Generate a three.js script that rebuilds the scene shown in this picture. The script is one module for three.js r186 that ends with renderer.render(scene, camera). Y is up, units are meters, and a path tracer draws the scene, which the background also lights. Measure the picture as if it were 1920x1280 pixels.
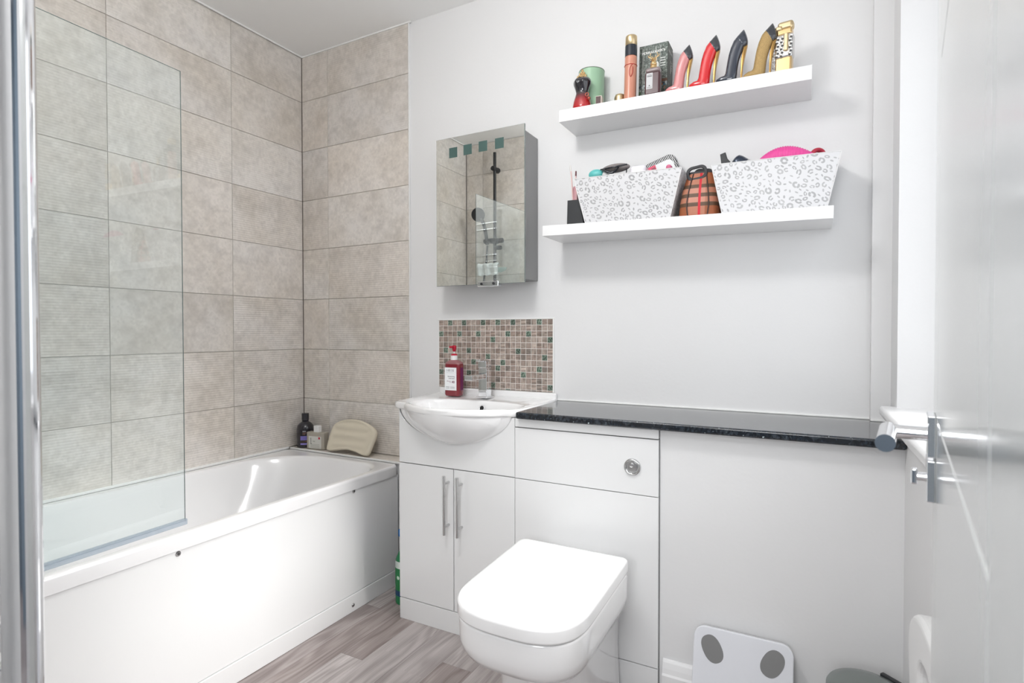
import * as THREE from 'three';
import { RoundedBoxGeometry } from 'three/addons/geometries/RoundedBoxGeometry.js';
import { mergeGeometries, mergeVertices, toCreasedNormals } from 'three/addons/utils/BufferGeometryUtils.js';
import { ImprovedNoise } from 'three/addons/math/ImprovedNoise.js';
import { RectAreaLightUniformsLib } from 'three/addons/lights/RectAreaLightUniformsLib.js';

// ------------------------------------------------------------------ camera, sky, light, exposure
const scene = new THREE.Scene();
const camera = new THREE.PerspectiveCamera(2 * Math.atan(640 / 1043.0) * 180 / Math.PI, 1.5, 0.004, 60);
camera.position.set(2.2794, 1.0986, 2.01);
camera.rotation.order = 'YXZ';
camera.rotation.set(-0.0165, 0.4908, -0.0011);
camera.focus = 2.3; camera.userData.fStop = 7;
scene.add(camera);

const renderer = new THREE.WebGLRenderer({ antialias: true });
renderer.toneMapping = THREE.LinearToneMapping;
renderer.toneMappingExposure = 1.0;
renderer.shadowMap.enabled = true;

scene.background = new THREE.Color().setRGB(0.88, 0.95, 1.06);   // bright hazy sky
scene.backgroundIntensity = 0.5;

RectAreaLightUniformsLib.init();
function areaLight(color, intensity, w, h, pos, target) {
  const l = new THREE.RectAreaLight(color, intensity, w, h);
  l.position.set(...pos); l.lookAt(...target); scene.add(l); return l;
}
const WIN = { z0: 0.165, z1: 1.25, y0: 0.89, y1: 2.15 };
// hazy sun through the window, down on to the toilet, the floor and the bath panel
const sun = new THREE.DirectionalLight(new THREE.Color().setRGB(1.0, 0.98, 0.95), 5.6);
sun.position.set(2.5 + 4, 1.5 + 2.55, 0.7 - 0.6); sun.target.position.set(2.5, 1.5, 0.7); scene.add(sun, sun.target);
sun.castShadow = true; sun.shadow.radius = 55; sun.shadow.mapSize.set(2048, 2048);
Object.assign(sun.shadow.camera, { left: -3, right: 3, top: 3, bottom: -3, near: 0.1, far: 12 });
// daylight through the window, just inside the glass
areaLight(new THREE.Color().setRGB(0.95, 0.98, 1.0), 1.15, WIN.z1 - WIN.z0 - 0.16, WIN.y1 - WIN.y0 - 0.16, [2.63, 1.52, (WIN.z0 + WIN.z1) / 2], [0, 1.52, (WIN.z0 + WIN.z1) / 2]);
// the hall lamp behind the open doorway (glowing panel is built with the hall)
const HALL_LAMP = [1.95, 2.44, 2.75];
areaLight(new THREE.Color().setRGB(1.0, 0.992, 0.982), 10, 0.6, 0.6, [HALL_LAMP[0], HALL_LAMP[1] - 0.03, HALL_LAMP[2]], [HALL_LAMP[0], 0, HALL_LAMP[2]]);
// daylight through the hall window opposite the doorway
const HWIN = { x0: 1.55, x1: 2.6, y0: 0.85, y1: 2.05, z: 3.35 };
areaLight(new THREE.Color().setRGB(0.99, 0.995, 1.0), 8, HWIN.x1 - HWIN.x0 - 0.14, HWIN.y1 - HWIN.y0 - 0.14, [(HWIN.x0 + HWIN.x1) / 2, (HWIN.y0 + HWIN.y1) / 2, HWIN.z - 0.01], [(HWIN.x0 + HWIN.x1) / 2, (HWIN.y0 + HWIN.y1) / 2, 0]);
// the bathroom ceiling lamp, out of view above the floor
const ROOM_LAMP = [1.45, 2.49, 1.25];
areaLight(new THREE.Color().setRGB(1.0, 0.992, 0.982), 11, 0.34, 0.34, [ROOM_LAMP[0], 2.245, ROOM_LAMP[2]], [ROOM_LAMP[0], 0, ROOM_LAMP[2]]);
const opal = new THREE.PointLight(new THREE.Color().setRGB(1.0, 0.992, 0.982), 1.6); opal.position.set(ROOM_LAMP[0], 2.30, ROOM_LAMP[2]); opal.castShadow = true; opal.shadow.radius = 6; scene.add(opal); // what the opal lamp sheds sideways and up

// ------------------------------------------------------------------ helpers
function rng(a) { return () => { a |= 0; a = a + 0x6D2B79F5 | 0; let t = Math.imul(a ^ a >>> 15, 1 | a); t = t + Math.imul(t ^ t >>> 7, 61 | t) ^ t; return ((t ^ t >>> 14) >>> 0) / 4294967296; }; }
const R = rng(20240611);
const V = (x, y, z) => new THREE.Vector3(x, y, z);
const noise = new ImprovedNoise();
const used = {};
function numbered(name) { const n = used[name] = (used[name] ?? -1) + 1; return n ? name + '_' + String(n).padStart(3, '0') : name; }
function thing(name, label, category, pos = [0, 0, 0], turn = 0, group) {
  const o = new THREE.Group(); o.name = numbered(name); o.position.set(...pos); o.rotation.y = turn; scene.add(o);
  o.userData = { label, category }; if (group) o.userData.group = group; return o;
}
function obj(name, geo, mat, parent, pos, rot) {
  const m = new THREE.Mesh(geo, mat); m.name = parent === scene ? numbered(name) : name;
  if (parent !== scene) { let k = 0; while (parent.children.some(c => c.name === m.name)) m.name = name + '_' + String(++k).padStart(3, '0'); }
  if (pos) m.position.set(...pos); if (rot) m.rotation.set(...rot);
  m.castShadow = m.receiveShadow = true; parent.add(m); return m;
}
function quick(name, geo, mat, parent, pos, rot, n) { // many alike pieces: number passed in
  const m = new THREE.Mesh(geo, mat); m.name = n ? name + '_' + String(n).padStart(3, '0') : name;
  if (pos) m.position.set(...pos); if (rot) m.rotation.set(...rot);
  m.castShadow = m.receiveShadow = true; parent.add(m); return m;
}
function struct(name) { const g = new THREE.Group(); g.name = name; g.userData = { kind: 'structure' }; scene.add(g); return g; }
function tag(m, label, category, group) { m.userData = { label, category }; if (group) m.userData.group = group; return m; }
const box = (w, h, d, x = 0, y = 0, z = 0) => new THREE.BoxGeometry(w, h, d).translate(x, y, z);
const span = (x0, x1, y0, y1, z0, z1) => box(x1 - x0, y1 - y0, z1 - z0, (x0 + x1) / 2, (y0 + y1) / 2, (z0 + z1) / 2);
const rbox = (w, h, d, r, x = 0, y = 0, z = 0, s = 3) => new RoundedBoxGeometry(w, h, d, s, Math.min(r, w / 2.01, h / 2.01, d / 2.01)).translate(x, y, z);
const rspan = (x0, x1, y0, y1, z0, z1, r = 0.002, s = 2) => rbox(x1 - x0, y1 - y0, z1 - z0, r, (x0 + x1) / 2, (y0 + y1) / 2, (z0 + z1) / 2, s);
const cyl = (r0, r1, h, x = 0, y = 0, z = 0, n = 32) => new THREE.CylinderGeometry(r0, r1, h, n).translate(x, y, z);
const lathe = (pts, n = 40) => new THREE.LatheGeometry(pts.map(p => new THREE.Vector2(p[0], p[1])), n);
const tube = (pts, r, n = 40, m = 12) => new THREE.TubeGeometry(new THREE.CatmullRomCurve3(pts.map(p => V(...p))), n, r, m);
function merge(list) {
  return mergeGeometries(list.map(g => { const q = g.index ? g.toNonIndexed() : g; for (const k of Object.keys(q.attributes)) if (!['position', 'normal', 'uv'].includes(k)) q.deleteAttribute(k); if (!q.attributes.uv) q.setAttribute('uv', new THREE.BufferAttribute(new Float32Array(q.attributes.position.count * 2), 2)); return q; }));
}
function metricUV(geo, ou = 0, ov = 0, swap = false) { // planar uv in metres by the dominant normal
  const g = geo.index ? geo.toNonIndexed() : geo; const p = g.attributes.position, n = g.attributes.normal, uv = new Float32Array(p.count * 2);
  for (let i = 0; i < p.count; i++) {
    const a = Math.abs(n.getX(i)), b = Math.abs(n.getY(i)), c = Math.abs(n.getZ(i));
    let u, v; if (c >= a && c >= b) { u = p.getX(i); v = p.getY(i); } else if (a >= b) { u = p.getZ(i); v = p.getY(i); } else { u = p.getX(i); v = p.getZ(i); }
    uv[2 * i] = (swap ? v : u) + ou; uv[2 * i + 1] = (swap ? u : v) + ov;
  }
  g.setAttribute('uv', new THREE.BufferAttribute(uv, 2)); return g;
}
function chamferBox(w, h, d, b) { // box with chamfered front (+z) edges, back at z=0, front at z=d
  const hw = w / 2, hh = h / 2, P = [], q = (a, b2, c, e) => P.push(...a, ...b2, ...c, ...a, ...c, ...e);
  const A = [[-hw, -hh, 0], [hw, -hh, 0], [hw, hh, 0], [-hw, hh, 0]], B = A.map(p => [p[0], p[1], d - b]), C = A.map(p => [p[0] - Math.sign(p[0]) * b, p[1] - Math.sign(p[1]) * b, d]);
  for (let i = 0; i < 4; i++) { const j = (i + 1) % 4; q(A[i], A[j], B[j], B[i]); q(B[i], B[j], C[j], C[i]); }
  q(C[0], C[1], C[2], C[3]);
  const g = new THREE.BufferGeometry(); g.setAttribute('position', new THREE.Float32BufferAttribute(P, 3)); g.computeVertexNormals();
  return metricUV(g);
}
function loft(rings, { closed = true, cap0 = false, cap1 = false, crease = 0, metric = true } = {}) {
  const m = rings[0].length, cols = closed ? m + 1 : m, P = [], UV = [], I = []; let v = 0;
  rings.forEach((r, k) => {
    if (k) { let s = 0; for (let i = 0; i < m; i++) s += r[i].distanceTo(rings[k - 1][i]); v += s / m; }
    let u = 0; for (let i = 0; i < cols; i++) { const p = r[i % m]; if (i) u += p.distanceTo(r[(i - 1) % m]); P.push(p.x, p.y, p.z); UV.push(metric ? u : i / (cols - 1), v); }
  });
  for (let k = 0; k < rings.length - 1; k++) for (let i = 0; i < cols - 1; i++) { const a = k * cols + i, b = a + 1, c = a + cols, d = c + 1; I.push(a, b, d, a, d, c); }
  const cap = (r, flip) => { const c = r.reduce((s, p) => s.add(p), V(0, 0, 0)).multiplyScalar(1 / m), o = P.length / 3; P.push(c.x, c.y, c.z); UV.push(0, 0); for (const p of r) { P.push(p.x, p.y, p.z); UV.push(p.x, p.z); } const e = closed ? m : m - 1; for (let i = 0; i < e; i++) { const a = o + 1 + i, b = o + 1 + (i + 1) % m; flip ? I.push(o, b, a) : I.push(o, a, b); } };
  if (cap0) cap(rings[0], true); if (cap1) cap(rings[rings.length - 1], false);
  let g = new THREE.BufferGeometry(); g.setAttribute('position', new THREE.Float32BufferAttribute(P, 3)); g.setAttribute('uv', new THREE.Float32BufferAttribute(UV, 2)); g.setIndex(I);
  g.computeVertexNormals();
  if (closed) { const n = g.attributes.normal; for (let k = 0; k < rings.length; k++) { const a = k * cols, b = a + cols - 1, t = V(n.getX(a) + n.getX(b), n.getY(a) + n.getY(b), n.getZ(a) + n.getZ(b)).normalize(); n.setXYZ(a, t.x, t.y, t.z); n.setXYZ(b, t.x, t.y, t.z); } }
  return crease ? toCreasedNormals(g, crease) : g;
}
const extrude = (pts, depth, bevel = 0, holes = [], seg = 3, curve = 12) => {
  const s = pts instanceof THREE.Shape ? pts : new THREE.Shape(pts.map(p => new THREE.Vector2(p[0], p[1]))); for (const h of holes) s.holes.push(h instanceof THREE.Path ? h : new THREE.Path(h.map(p => new THREE.Vector2(p[0], p[1]))));
  return new THREE.ExtrudeGeometry(s, { depth: depth - 2 * bevel, bevelEnabled: bevel > 0, bevelThickness: bevel, bevelSize: bevel, bevelOffset: -bevel, bevelSegments: seg, curveSegments: curve }).translate(0, 0, bevel);
};
function rrect(w, h, r, path = new THREE.Shape()) { const a = w / 2, b = h / 2; path.moveTo(-a + r, -b); path.lineTo(a - r, -b); path.absarc(a - r, -b + r, r, -Math.PI / 2, 0); path.lineTo(a, b - r); path.absarc(a - r, b - r, r, 0, Math.PI / 2); path.lineTo(-a + r, b); path.absarc(-a + r, b - r, r, Math.PI / 2, Math.PI); path.lineTo(-a, -b + r); path.absarc(-a + r, -b + r, r, Math.PI, 1.5 * Math.PI); return path; }

// ------------------------------------------------------------------ textures
function canvasTex(w, h, draw, { srgb = true, rx = 1, ry = 1, wrap = true } = {}) {
  const c = document.createElement('canvas'); c.width = w; c.height = h; draw(c.getContext('2d'), w, h);
  const t = new THREE.CanvasTexture(c); if (srgb) t.colorSpace = THREE.SRGBColorSpace;
  if (wrap) { t.wrapS = t.wrapT = THREE.RepeatWrapping; t.repeat.set(rx, ry); } return t;
}
function dataTex(w, h, f, { srgb = true, rx = 1, ry = 1 } = {}) {
  const d = new Uint8Array(w * h * 4);
  for (let y = 0; y < h; y++) for (let x = 0; x < w; x++) { const c = f(x / w, y / h, x, y), i = (y * w + x) * 4; if (typeof c === 'number') { d[i] = d[i + 1] = d[i + 2] = Math.max(0, Math.min(255, c)); } else { d[i] = Math.max(0, Math.min(255, c[0])); d[i + 1] = Math.max(0, Math.min(255, c[1])); d[i + 2] = Math.max(0, Math.min(255, c[2])); } d[i + 3] = 255; }
  const t = new THREE.DataTexture(d, w, h); if (srgb) t.colorSpace = THREE.SRGBColorSpace;
  t.wrapS = t.wrapT = THREE.RepeatWrapping; t.repeat.set(rx, ry); t.magFilter = THREE.LinearFilter; t.minFilter = THREE.LinearMipmapLinearFilter; t.generateMipmaps = true; t.needsUpdate = true; return t;
}
// periodic value noise
const lat = new Float32Array(65536); { const q = rng(77); for (let i = 0; i < 65536; i++) lat[i] = q(); }
function pn(u, v, f, seed = 0) { // u,v in 0..1, f integer cells
  const fx = u * f, fy = v * f; let x = Math.floor(fx), y = Math.floor(fy); let a = fx - x, b = fy - y; a = a * a * (3 - 2 * a); b = b * b * (3 - 2 * b);
  const L = (i, j) => lat[(((i % f + f) % f) * 251 + ((j % f + f) % f) * 7919 + seed * 613) & 65535];
  return (L(x, y) * (1 - a) + L(x + 1, y) * a) * (1 - b) + (L(x, y + 1) * (1 - a) + L(x + 1, y + 1) * a) * b;
}
function fbm(u, v, f, o, seed = 0) { let s = 0, a = 0.5, t = 0; for (let k = 0; k < o; k++) { s += a * pn(u, v, f, seed + k); t += a; a *= 0.55; f *= 2; } return s / t; }
const mix = (a, b, t) => a + (b - a) * t, clamp = (x, a = 0, b = 1) => Math.max(a, Math.min(b, x)), sst = (a, b, x) => { const t = clamp((x - a) / (b - a)); return t * t * (3 - 2 * t); };

const stoneTex = dataTex(1024, 1024, (u, v) => {
  const a = fbm(u, v, 5, 5, 1), b = fbm(u, v, 16, 4, 11), c = fbm(u, v, 120, 2, 21), w = fbm(u, v, 3, 3, 31);
  const d = fbm(u, v, 45, 3, 41); let l = 0.55 + (a - 0.5) * 0.95 + (b - 0.5) * 0.8 + (d - 0.5) * 0.9 + (c - 0.5) * 0.5; const crack = sst(0.50, 0.53, b) * (1 - sst(0.53, 0.58, b)) * sst(0.45, 0.6, a);
  l += crack * 0.2 - 0.35 * sst(0.62, 0.72, d) * sst(0.5, 0.6, b); const warm = (w - 0.5) * 9 + (a - .5) * -14;
  const k = mix(194, 225, clamp(l));
  return [k + 6 + warm * 0.45, k + 1 + warm * 0.1, k - 5 - warm * 0.45];
}, { rx: 1 / 1.1, ry: 1 / 1.1 });
const ribTex = dataTex(8, 64, (u, v) => { const s = v; const t = s < 0.22 ? 0 : s < 0.36 ? (s - .22) / .14 : s < 0.86 ? 1 : (1 - s) / .14; return 255 * clamp(t); }, { srgb: false, rx: 1, ry: 1 / 0.0099 });
const rubTex = dataTex(512, 512, (u, v) => 255 * (fbm(u, v, 24, 4, 51)), { srgb: false, rx: 1 / 0.5, ry: 1 / 0.5 });
const paintTex = dataTex(256, 256, (u, v) => 255 * fbm(u, v, 40, 3, 61), { srgb: false, rx: 1 / 0.35, ry: 1 / 0.35 });
function plankTex(seed, base) {
  return dataTex(512, 1024, (u, v) => {
    const warp = (fbm(u, v, 3, 3, seed) - 0.5) * 0.35, g = fbm(u + warp * 0.4, v, 4, 2, seed + 3);
    const rings = Math.sin((u + warp * 1.6) * 40 + g * 16 + Math.abs(u - 0.5) * 10) * 0.5 + 0.5; const fine = pn(u, v * 0.06 + 0.3, 220, seed + 7) * 0.6 + pn(u, v * 0.12, 120, seed + 9) * 0.4;
    const blotch = fbm(u, v, 4, 3, seed + 13); const kx = u - 0.45, ky = (v - 0.37) * 6; const knot = Math.exp(-(kx * kx + ky * ky) * 900);
    let l = (rings - 0.5) * 22 + (fine - 0.5) * 30 + (blotch - 0.5) * 56 - knot * 60;
    return [base[0] + l, base[1] + l * 1.02, base[2] + l * 1.03];
  }, { rx: 1 / 0.24, ry: 1 / 1.25 });
}
const planks = [[158, 148, 146], [168, 160, 158], [150, 139, 136], [163, 155, 153]].map((b, i) => plankTex(100 + 31 * i, b));
const graniteTex = canvasTex(1024, 1024, (g, w, h) => {
  const q = rng(5); g.fillStyle = '#14181e'; g.fillRect(0, 0, w, h);
  for (let i = 0; i < 5200; i++) { const c = [['#242c36', '#2d3640', '#363d42', '#1c222c', '#3e434a']][0][Math.floor(q() * 5)]; g.fillStyle = c; g.globalAlpha = 0.35 + q() * 0.4; g.beginPath(); g.ellipse(q() * w, q() * h, 3 + q() * 15, 2 + q() * 8, q() * 3, 0, 7); g.fill(); }
  g.globalAlpha = 1;
  for (let i = 0; i < 1500; i++) { g.fillStyle = ['#4c5a66', '#6b7780', '#3b4a50', '#56604f', '#7d8890'][Math.floor(q() * 5)]; const x = q() * w, y = q() * h, s = 1.5 + q() * q() * 9; g.beginPath(); g.moveTo(x, y); for (let k = 0; k < 5; k++) g.lineTo(x + (q() - .5) * s * 2.4, y + (q() - .5) * s * 1.6); g.fill(); }
  for (let i = 0; i < 150; i++) { g.fillStyle = ['#8fa0a8', '#b9c4c6'][Math.floor(q() * 2)]; const x = q() * w, y = q() * h, s = 3 + q() * 6; g.beginPath(); g.moveTo(x, y); for (let k = 0; k < 4; k++) g.lineTo(x + (q() - .5) * s * 2, y + (q() - .5) * s * 2); g.fill(); }
}, { rx: 1 / 0.5, ry: 1 / 0.5 });

// ------------------------------------------------------------------ materials
const lin = (r, g, b) => new THREE.Color().setRGB(r, g, b);
const S = (o) => new THREE.MeshStandardMaterial(o), PH = (o) => new THREE.MeshPhysicalMaterial(o);
const M = {
  paint: S({ color: lin(0.76, 0.76, 0.765), roughness: 0.75, bumpMap: paintTex, bumpScale: 0.0002 }),
  ceiling: S({ color: lin(0.92, 0.92, 0.915), roughness: 0.9 }),
  grout: S({ color: lin(0.40, 0.37, 0.34), roughness: 0.95 }),
  cornerGrout: S({ color: lin(0.13, 0.11, 0.095), roughness: 0.95 }),
  caulk: S({ color: lin(0.84, 0.84, 0.83), roughness: 0.5 }),
  gloss: PH({ color: lin(0.83, 0.835, 0.84), roughness: 0.22, clearcoat: 0.5, clearcoatRoughness: 0.12 }),
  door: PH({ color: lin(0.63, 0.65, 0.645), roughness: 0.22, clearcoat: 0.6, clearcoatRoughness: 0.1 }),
  satin: PH({ color: lin(0.82, 0.82, 0.825), roughness: 0.35, clearcoat: 0.3, clearcoatRoughness: 0.3 }),
  ceramic: PH({ color: lin(0.88, 0.88, 0.885), roughness: 0.12, clearcoat: 0.8, clearcoatRoughness: 0.04 }),
  acrylic: PH({ color: lin(0.85, 0.85, 0.86), roughness: 0.16, clearcoat: 0.5, clearcoatRoughness: 0.08 }),
  panel: PH({ color: lin(0.84, 0.845, 0.85), roughness: 0.3, clearcoat: 0.25, clearcoatRoughness: 0.2 }),
  carcass: S({ color: lin(0.30, 0.30, 0.30), roughness: 0.8 }),
  chrome: S({ color: lin(0.86, 0.87, 0.89), metalness: 1, roughness: 0.07 }),
  steel: S({ color: lin(0.62, 0.62, 0.62), metalness: 1, roughness: 0.22 }),
  alu: S({ color: lin(0.30, 0.30, 0.30), metalness: 1, roughness: 0.42 }),
  mirror: S({ color: lin(0.93, 0.95, 0.935), metalness: 1, roughness: 0.005 }),
  etched: S({ color: lin(0.055, 0.11, 0.10), roughness: 0.55 }),
  black: S({ color: lin(0.018, 0.019, 0.022), roughness: 0.45 }),
  blackGloss: PH({ color: lin(0.016, 0.018, 0.024), roughness: 0.12, clearcoat: 1, clearcoatRoughness: 0.03 }),
  granite: PH({ map: graniteTex, roughness: 0.2, clearcoat: 0.45, clearcoatRoughness: 0.05 }),
  glass: PH({ color: lin(0.955, 0.985, 0.985), transmission: 0.975, thickness: 0, roughness: 0.0, ior: 1.5 }),
  glassEdge: PH({ color: lin(0.13, 0.17, 0.16), roughness: 0.1, clearcoat: 1 }),
  seal: PH({ color: lin(0.75, 0.8, 0.85), transmission: 0.75, thickness: 0, roughness: 0.12, ior: 1.45 }),
  white: S({ color: lin(0.82, 0.82, 0.82), roughness: 0.45 }),
  gold: S({ color: lin(0.74, 0.53, 0.27), metalness: 1, roughness: 0.2 }),
  paleGold: S({ color: lin(0.68, 0.54, 0.33), metalness: 1, roughness: 0.35 }),
  clear: PH({ color: lin(0.97, 0.97, 0.97), transmission: 1, thickness: 0, roughness: 0.02, ior: 1.5 }),
};
M.tileRib = [0.90, 0.95, 1.0, 0.97].map((k, i) => S({ map: stoneTex, color: lin(k, k * [0.985, 0.982, 0.99, 0.98][i], k * [0.972, 0.968, 0.982, 0.965][i]), roughness: 0.6, bumpMap: ribTex, bumpScale: 0.0006 }));
M.tilePlain = [0.93, 0.97, 1.0].map((k, i) => S({ map: stoneTex, color: lin(k, k * [0.982, 0.985, 0.98][i], k * [0.967, 0.972, 0.967][i]), roughness: 0.58, bumpMap: rubTex, bumpScale: 0.0006 }));
M.plank = planks.map(t => S({ map: t, roughness: 0.42 }));

// ------------------------------------------------------------------ dimensions
const XR = 2.493, YC = 2.49, ZN = 1.79, ROW0 = 0.7656, ROW = 0.2496, ZV = 0.337, SEAM = 0.0018;

// ================================================================== SETTING
{ // floor: printed planks running along the bath
  const g = struct('floor'); obj('subfloor', span(-0.1, 3.4, -0.08, -0.004, -0.1, 3.4), M.carcass, g);
  const xs = [0, 0.13, 0.25, 0.37, 0.49, 0.655, 0.775, 0.87, 0.964, 1.082, 1.208, 1.325, 1.445, 1.565, 1.68, 1.80, 1.92, 2.04, 2.16, 2.28, 2.40, XR];
  const butts = { 5: [0.318, 1.2], 6: [0.95], 7: [0.618], 8: [0.12, 1.33], 9: [0.82], 10: [0.50, 1.7], 11: [1.05], 12: [0.7] };
  let n = 0;
  for (let i = 0; i < xs.length - 1; i++) {
    const cuts = [0, ...(butts[i] ?? [0.4 + (i * 0.37) % 1]), ZN + 0.11];
    for (let k = 0; k < cuts.length - 1; k++) {
      const w = xs[i + 1] - xs[i] - 0.0005, l = cuts[k + 1] - cuts[k] - 0.0005; if (l < 0.02) continue;
      const geo = metricUV(chamferBox(w, l, 0.004, 0.0003), R() * 3, R() * 3);
      quick('plank', geo, M.plank[(i * 7 + k * 3 + (i % 3)) % 4], g, [(xs[i] + xs[i + 1]) / 2, -0.004, (cuts[k] + cuts[k + 1]) / 2], [-Math.PI / 2, 0, 0], n++);
    }
  }
}
{ const g = struct('ceiling'); obj('plaster', span(-0.12, 2.75, YC, YC + 0.1, -0.12, ZN + 0.12), M.ceiling, g);
  obj('ceiling_caulk', span(0, 0.70, YC - 0.006, YC, 0.006, 0.012), M.caulk, g); obj('ceiling_caulk', span(0.006, 0.012, YC - 0.006, YC, 0, ZN), M.caulk, g); }

function tileWall(parent, place, cols, u0, u1, y0, y1, plainRule, seed) { // place(u, y) -> [pos, rotY]
  const q = rng(seed), us = [u0, ...cols.filter(c => c > u0 + 0.01 && c < u1 - 0.01), u1], ys = [y0]; for (let k = 0; k < 8; k++) { const y = ROW0 + k * ROW; if (y > y0 + 0.01 && y < y1 - 0.01) ys.push(y); } ys.push(y1);
  let n = 0;
  for (let j = 0; j < ys.length - 1; j++) for (let i = 0; i < us.length - 1; i++) {
    const w = us[i + 1] - us[i] - 0.0016, h = ys[j + 1] - ys[j] - 0.0016, cu = (us[i] + us[i + 1]) / 2, cy = (ys[j] + ys[j + 1]) / 2;
    const geo = metricUV(chamferBox(w, h, 0.0075, 0.0008), Math.floor(q() * 200) * 0.0099 * 7, Math.floor(q() * 300) * 0.0099);
    const plain = plainRule(i, j, q()); const mats = plain ? M.tilePlain : M.tileRib;
    const [pos, ry] = place(cu, cy); quick('tile', geo, mats[Math.floor(q() * mats.length)], parent, pos, [0, ry, 0], n++);
  }
}
{ const g = struct('wall_left');
  obj('wall_core', span(-0.12, -0.006, -0.08, YC + 0.1, -0.12, ZN + 0.12), M.grout, g);
  tileWall(g, (u, y) => [[-0.0065, y, u], Math.PI / 2], [0.3975, 0.8975, 1.3975], 0.006, ZN - 0.006, 0.5285, YC - 0.002, (i, j, r) => (j === 2 && i === 1) || (j === 3 && r < 0.7) || (j === 4 && i === 1), 31);
}
{ const g = struct('wall_back');
  obj('plaster', metricUV(span(-0.12, 2.75, -0.08, YC + 0.1, -0.12, 0)), M.paint, g);
  obj('grout_bed', span(-0.006, 0.683, 0.0, YC - 0.001, 0, 0.0012), M.grout, g);
  tileWall(g, (u, y) => [[u, y, 0.0], 0], [0.181], 0.004, 0.681, 0.53, YC - 0.002, (i, j, r) => (j === 4 && i === 1) || (j === 5 && i === 1) || (j === 2 && i === 0), 57);
  obj('tile_trim', rspan(0.6822, 0.6872, 0.52, YC - 0.004, 0, 0.0088, 0.001, 1), M.white, g);
  obj('corner_grout', span(0.0, 0.0062, 0.53, YC - 0.003, 0, 0.0085), M.cornerGrout, g);
  obj('worktop_caulk', rspan(1.40, 2.443, 0.8315, 0.8365, 0.0, 0.005, 0.001, 1), M.caulk, g);
  obj('boxing_caulk', rspan(2.443, XR, 0.8315, 0.8365, 0.034, 0.039, 0.001, 1), M.caulk, g);
}
{ const g = struct('trim_1'); obj('pipe_boxing', metricUV(span(2.443, XR + 0.001, 0.8315, YC, -0.001, 0.034)), M.paint, g); }
{ const g = struct('wall_low'); obj('boxing_panel', metricUV(span(1.885, XR, 0, 0.8075, 0.0, 0.325)), M.paint, g); }
{ // skirting with a moulded top, under the worktop boxing
  const g = struct('baseboard_back'); const p = [[0.3255, 0], [0.345, 0], [0.345, 0.072], [0.342, 0.078], [0.339, 0.092], [0.334, 0.108], [0.331, 0.114], [0.3255, 0.1155]];
  obj('skirting', extrude(p.map(a => [-a[0], a[1]]), 0.585, 0).rotateY(Math.PI / 2).translate(1.897, 0, 0), M.satin, g);
  // outline is drawn in (-z, y) and turned to run along x
}
{ // right wall with the window opening
  const g = struct('wall_right'); const s = new THREE.Shape([[-0.12, -0.08], [ZN + 0.12, -0.08], [ZN + 0.12, YC + 0.1], [-0.12, YC + 0.1]].map(p => new THREE.Vector2(-p[0], p[1])));
  const hole = [[WIN.z0, WIN.y0 - 0.02], [WIN.z0, WIN.y1], [WIN.z1, WIN.y1], [WIN.z1, WIN.y0 - 0.02]].map(p => [-p[0], p[1]]);
  obj('plaster', metricUV(extrude(s, 0.25, 0, [hole]).rotateY(Math.PI / 2).translate(XR, 0, 0)), M.paint, g);
}
{ const w = struct('window_1'); const x = 2.66, { z0, z1, y0, y1 } = WIN;
  const bars = []; for (const z of [z0 + 0.035, (z0 + z1) / 2, z1 - 0.035]) bars.push(rbox(0.06, y1 - y0, 0.07, 0.006, x + 0.03, (y0 + y1) / 2 + 0.001, z)); for (const y of [y0 + 0.035, y1 - 0.035]) bars.push(rbox(0.054, 0.07, z1 - z0 - 0.02, 0.006, x + 0.03, y, (z0 + z1) / 2));
  obj('window_frame', merge(bars), M.satin, w);
  obj('pane', span(x + 0.028, x + 0.03, y0 + 0.06, y1 - 0.06, z0 + 0.06, (z0 + z1) / 2 - 0.03), M.clear, w);
  obj('pane', span(x + 0.028, x + 0.03, y0 + 0.06, y1 - 0.06, (z0 + z1) / 2 + 0.03, z1 - 0.06), M.clear, w);
  const sill = rspan(2.455, 2.665, 0.862, 0.89, 0.128, 1.29, 0.010, 4); obj('window_sill', sill, M.satin, w);
}
{ // wall with the doorway, tiled beside the bath
  const g = struct('wall_front'); const T = 0.11, D0 = 1.57, D1 = 2.338;
  obj('plaster', metricUV(merge([span(-0.12, D0, -0.08, YC + 0.1, ZN, ZN + T), span(D0, D1, 2.03, YC + 0.1, ZN, ZN + T), span(D1, 2.75, -0.08, YC + 0.1, ZN, ZN + T)])), M.paint, g);
  obj('grout_bed', span(0, 0.83, 0.3, YC - 0.002, ZN - 0.0012, ZN), M.grout, g);
  tileWall(g, (u, y) => [[u, y, ZN], Math.PI], [0.15, 0.65], 0.008, 0.83, 0.53, YC - 0.002, (i, j, r) => r < 0.75, 91);
  const a = struct('trim_2'); const arch = [];
  arch.push(rspan(D0 - 0.001, D0 + 0.014, 0, 2.03, ZN + 0.002, ZN + T - 0.002, 0.002), rspan(D0, D1, 2.016, 2.031, ZN + 0.002, ZN + T - 0.002, 0.002), rspan(D1 - 0.012, D1 + 0.001, 0, 2.03, ZN + 0.045, ZN + T - 0.002, 0.002));
  obj('door_lining', merge(arch), M.satin, a);
}
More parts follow.
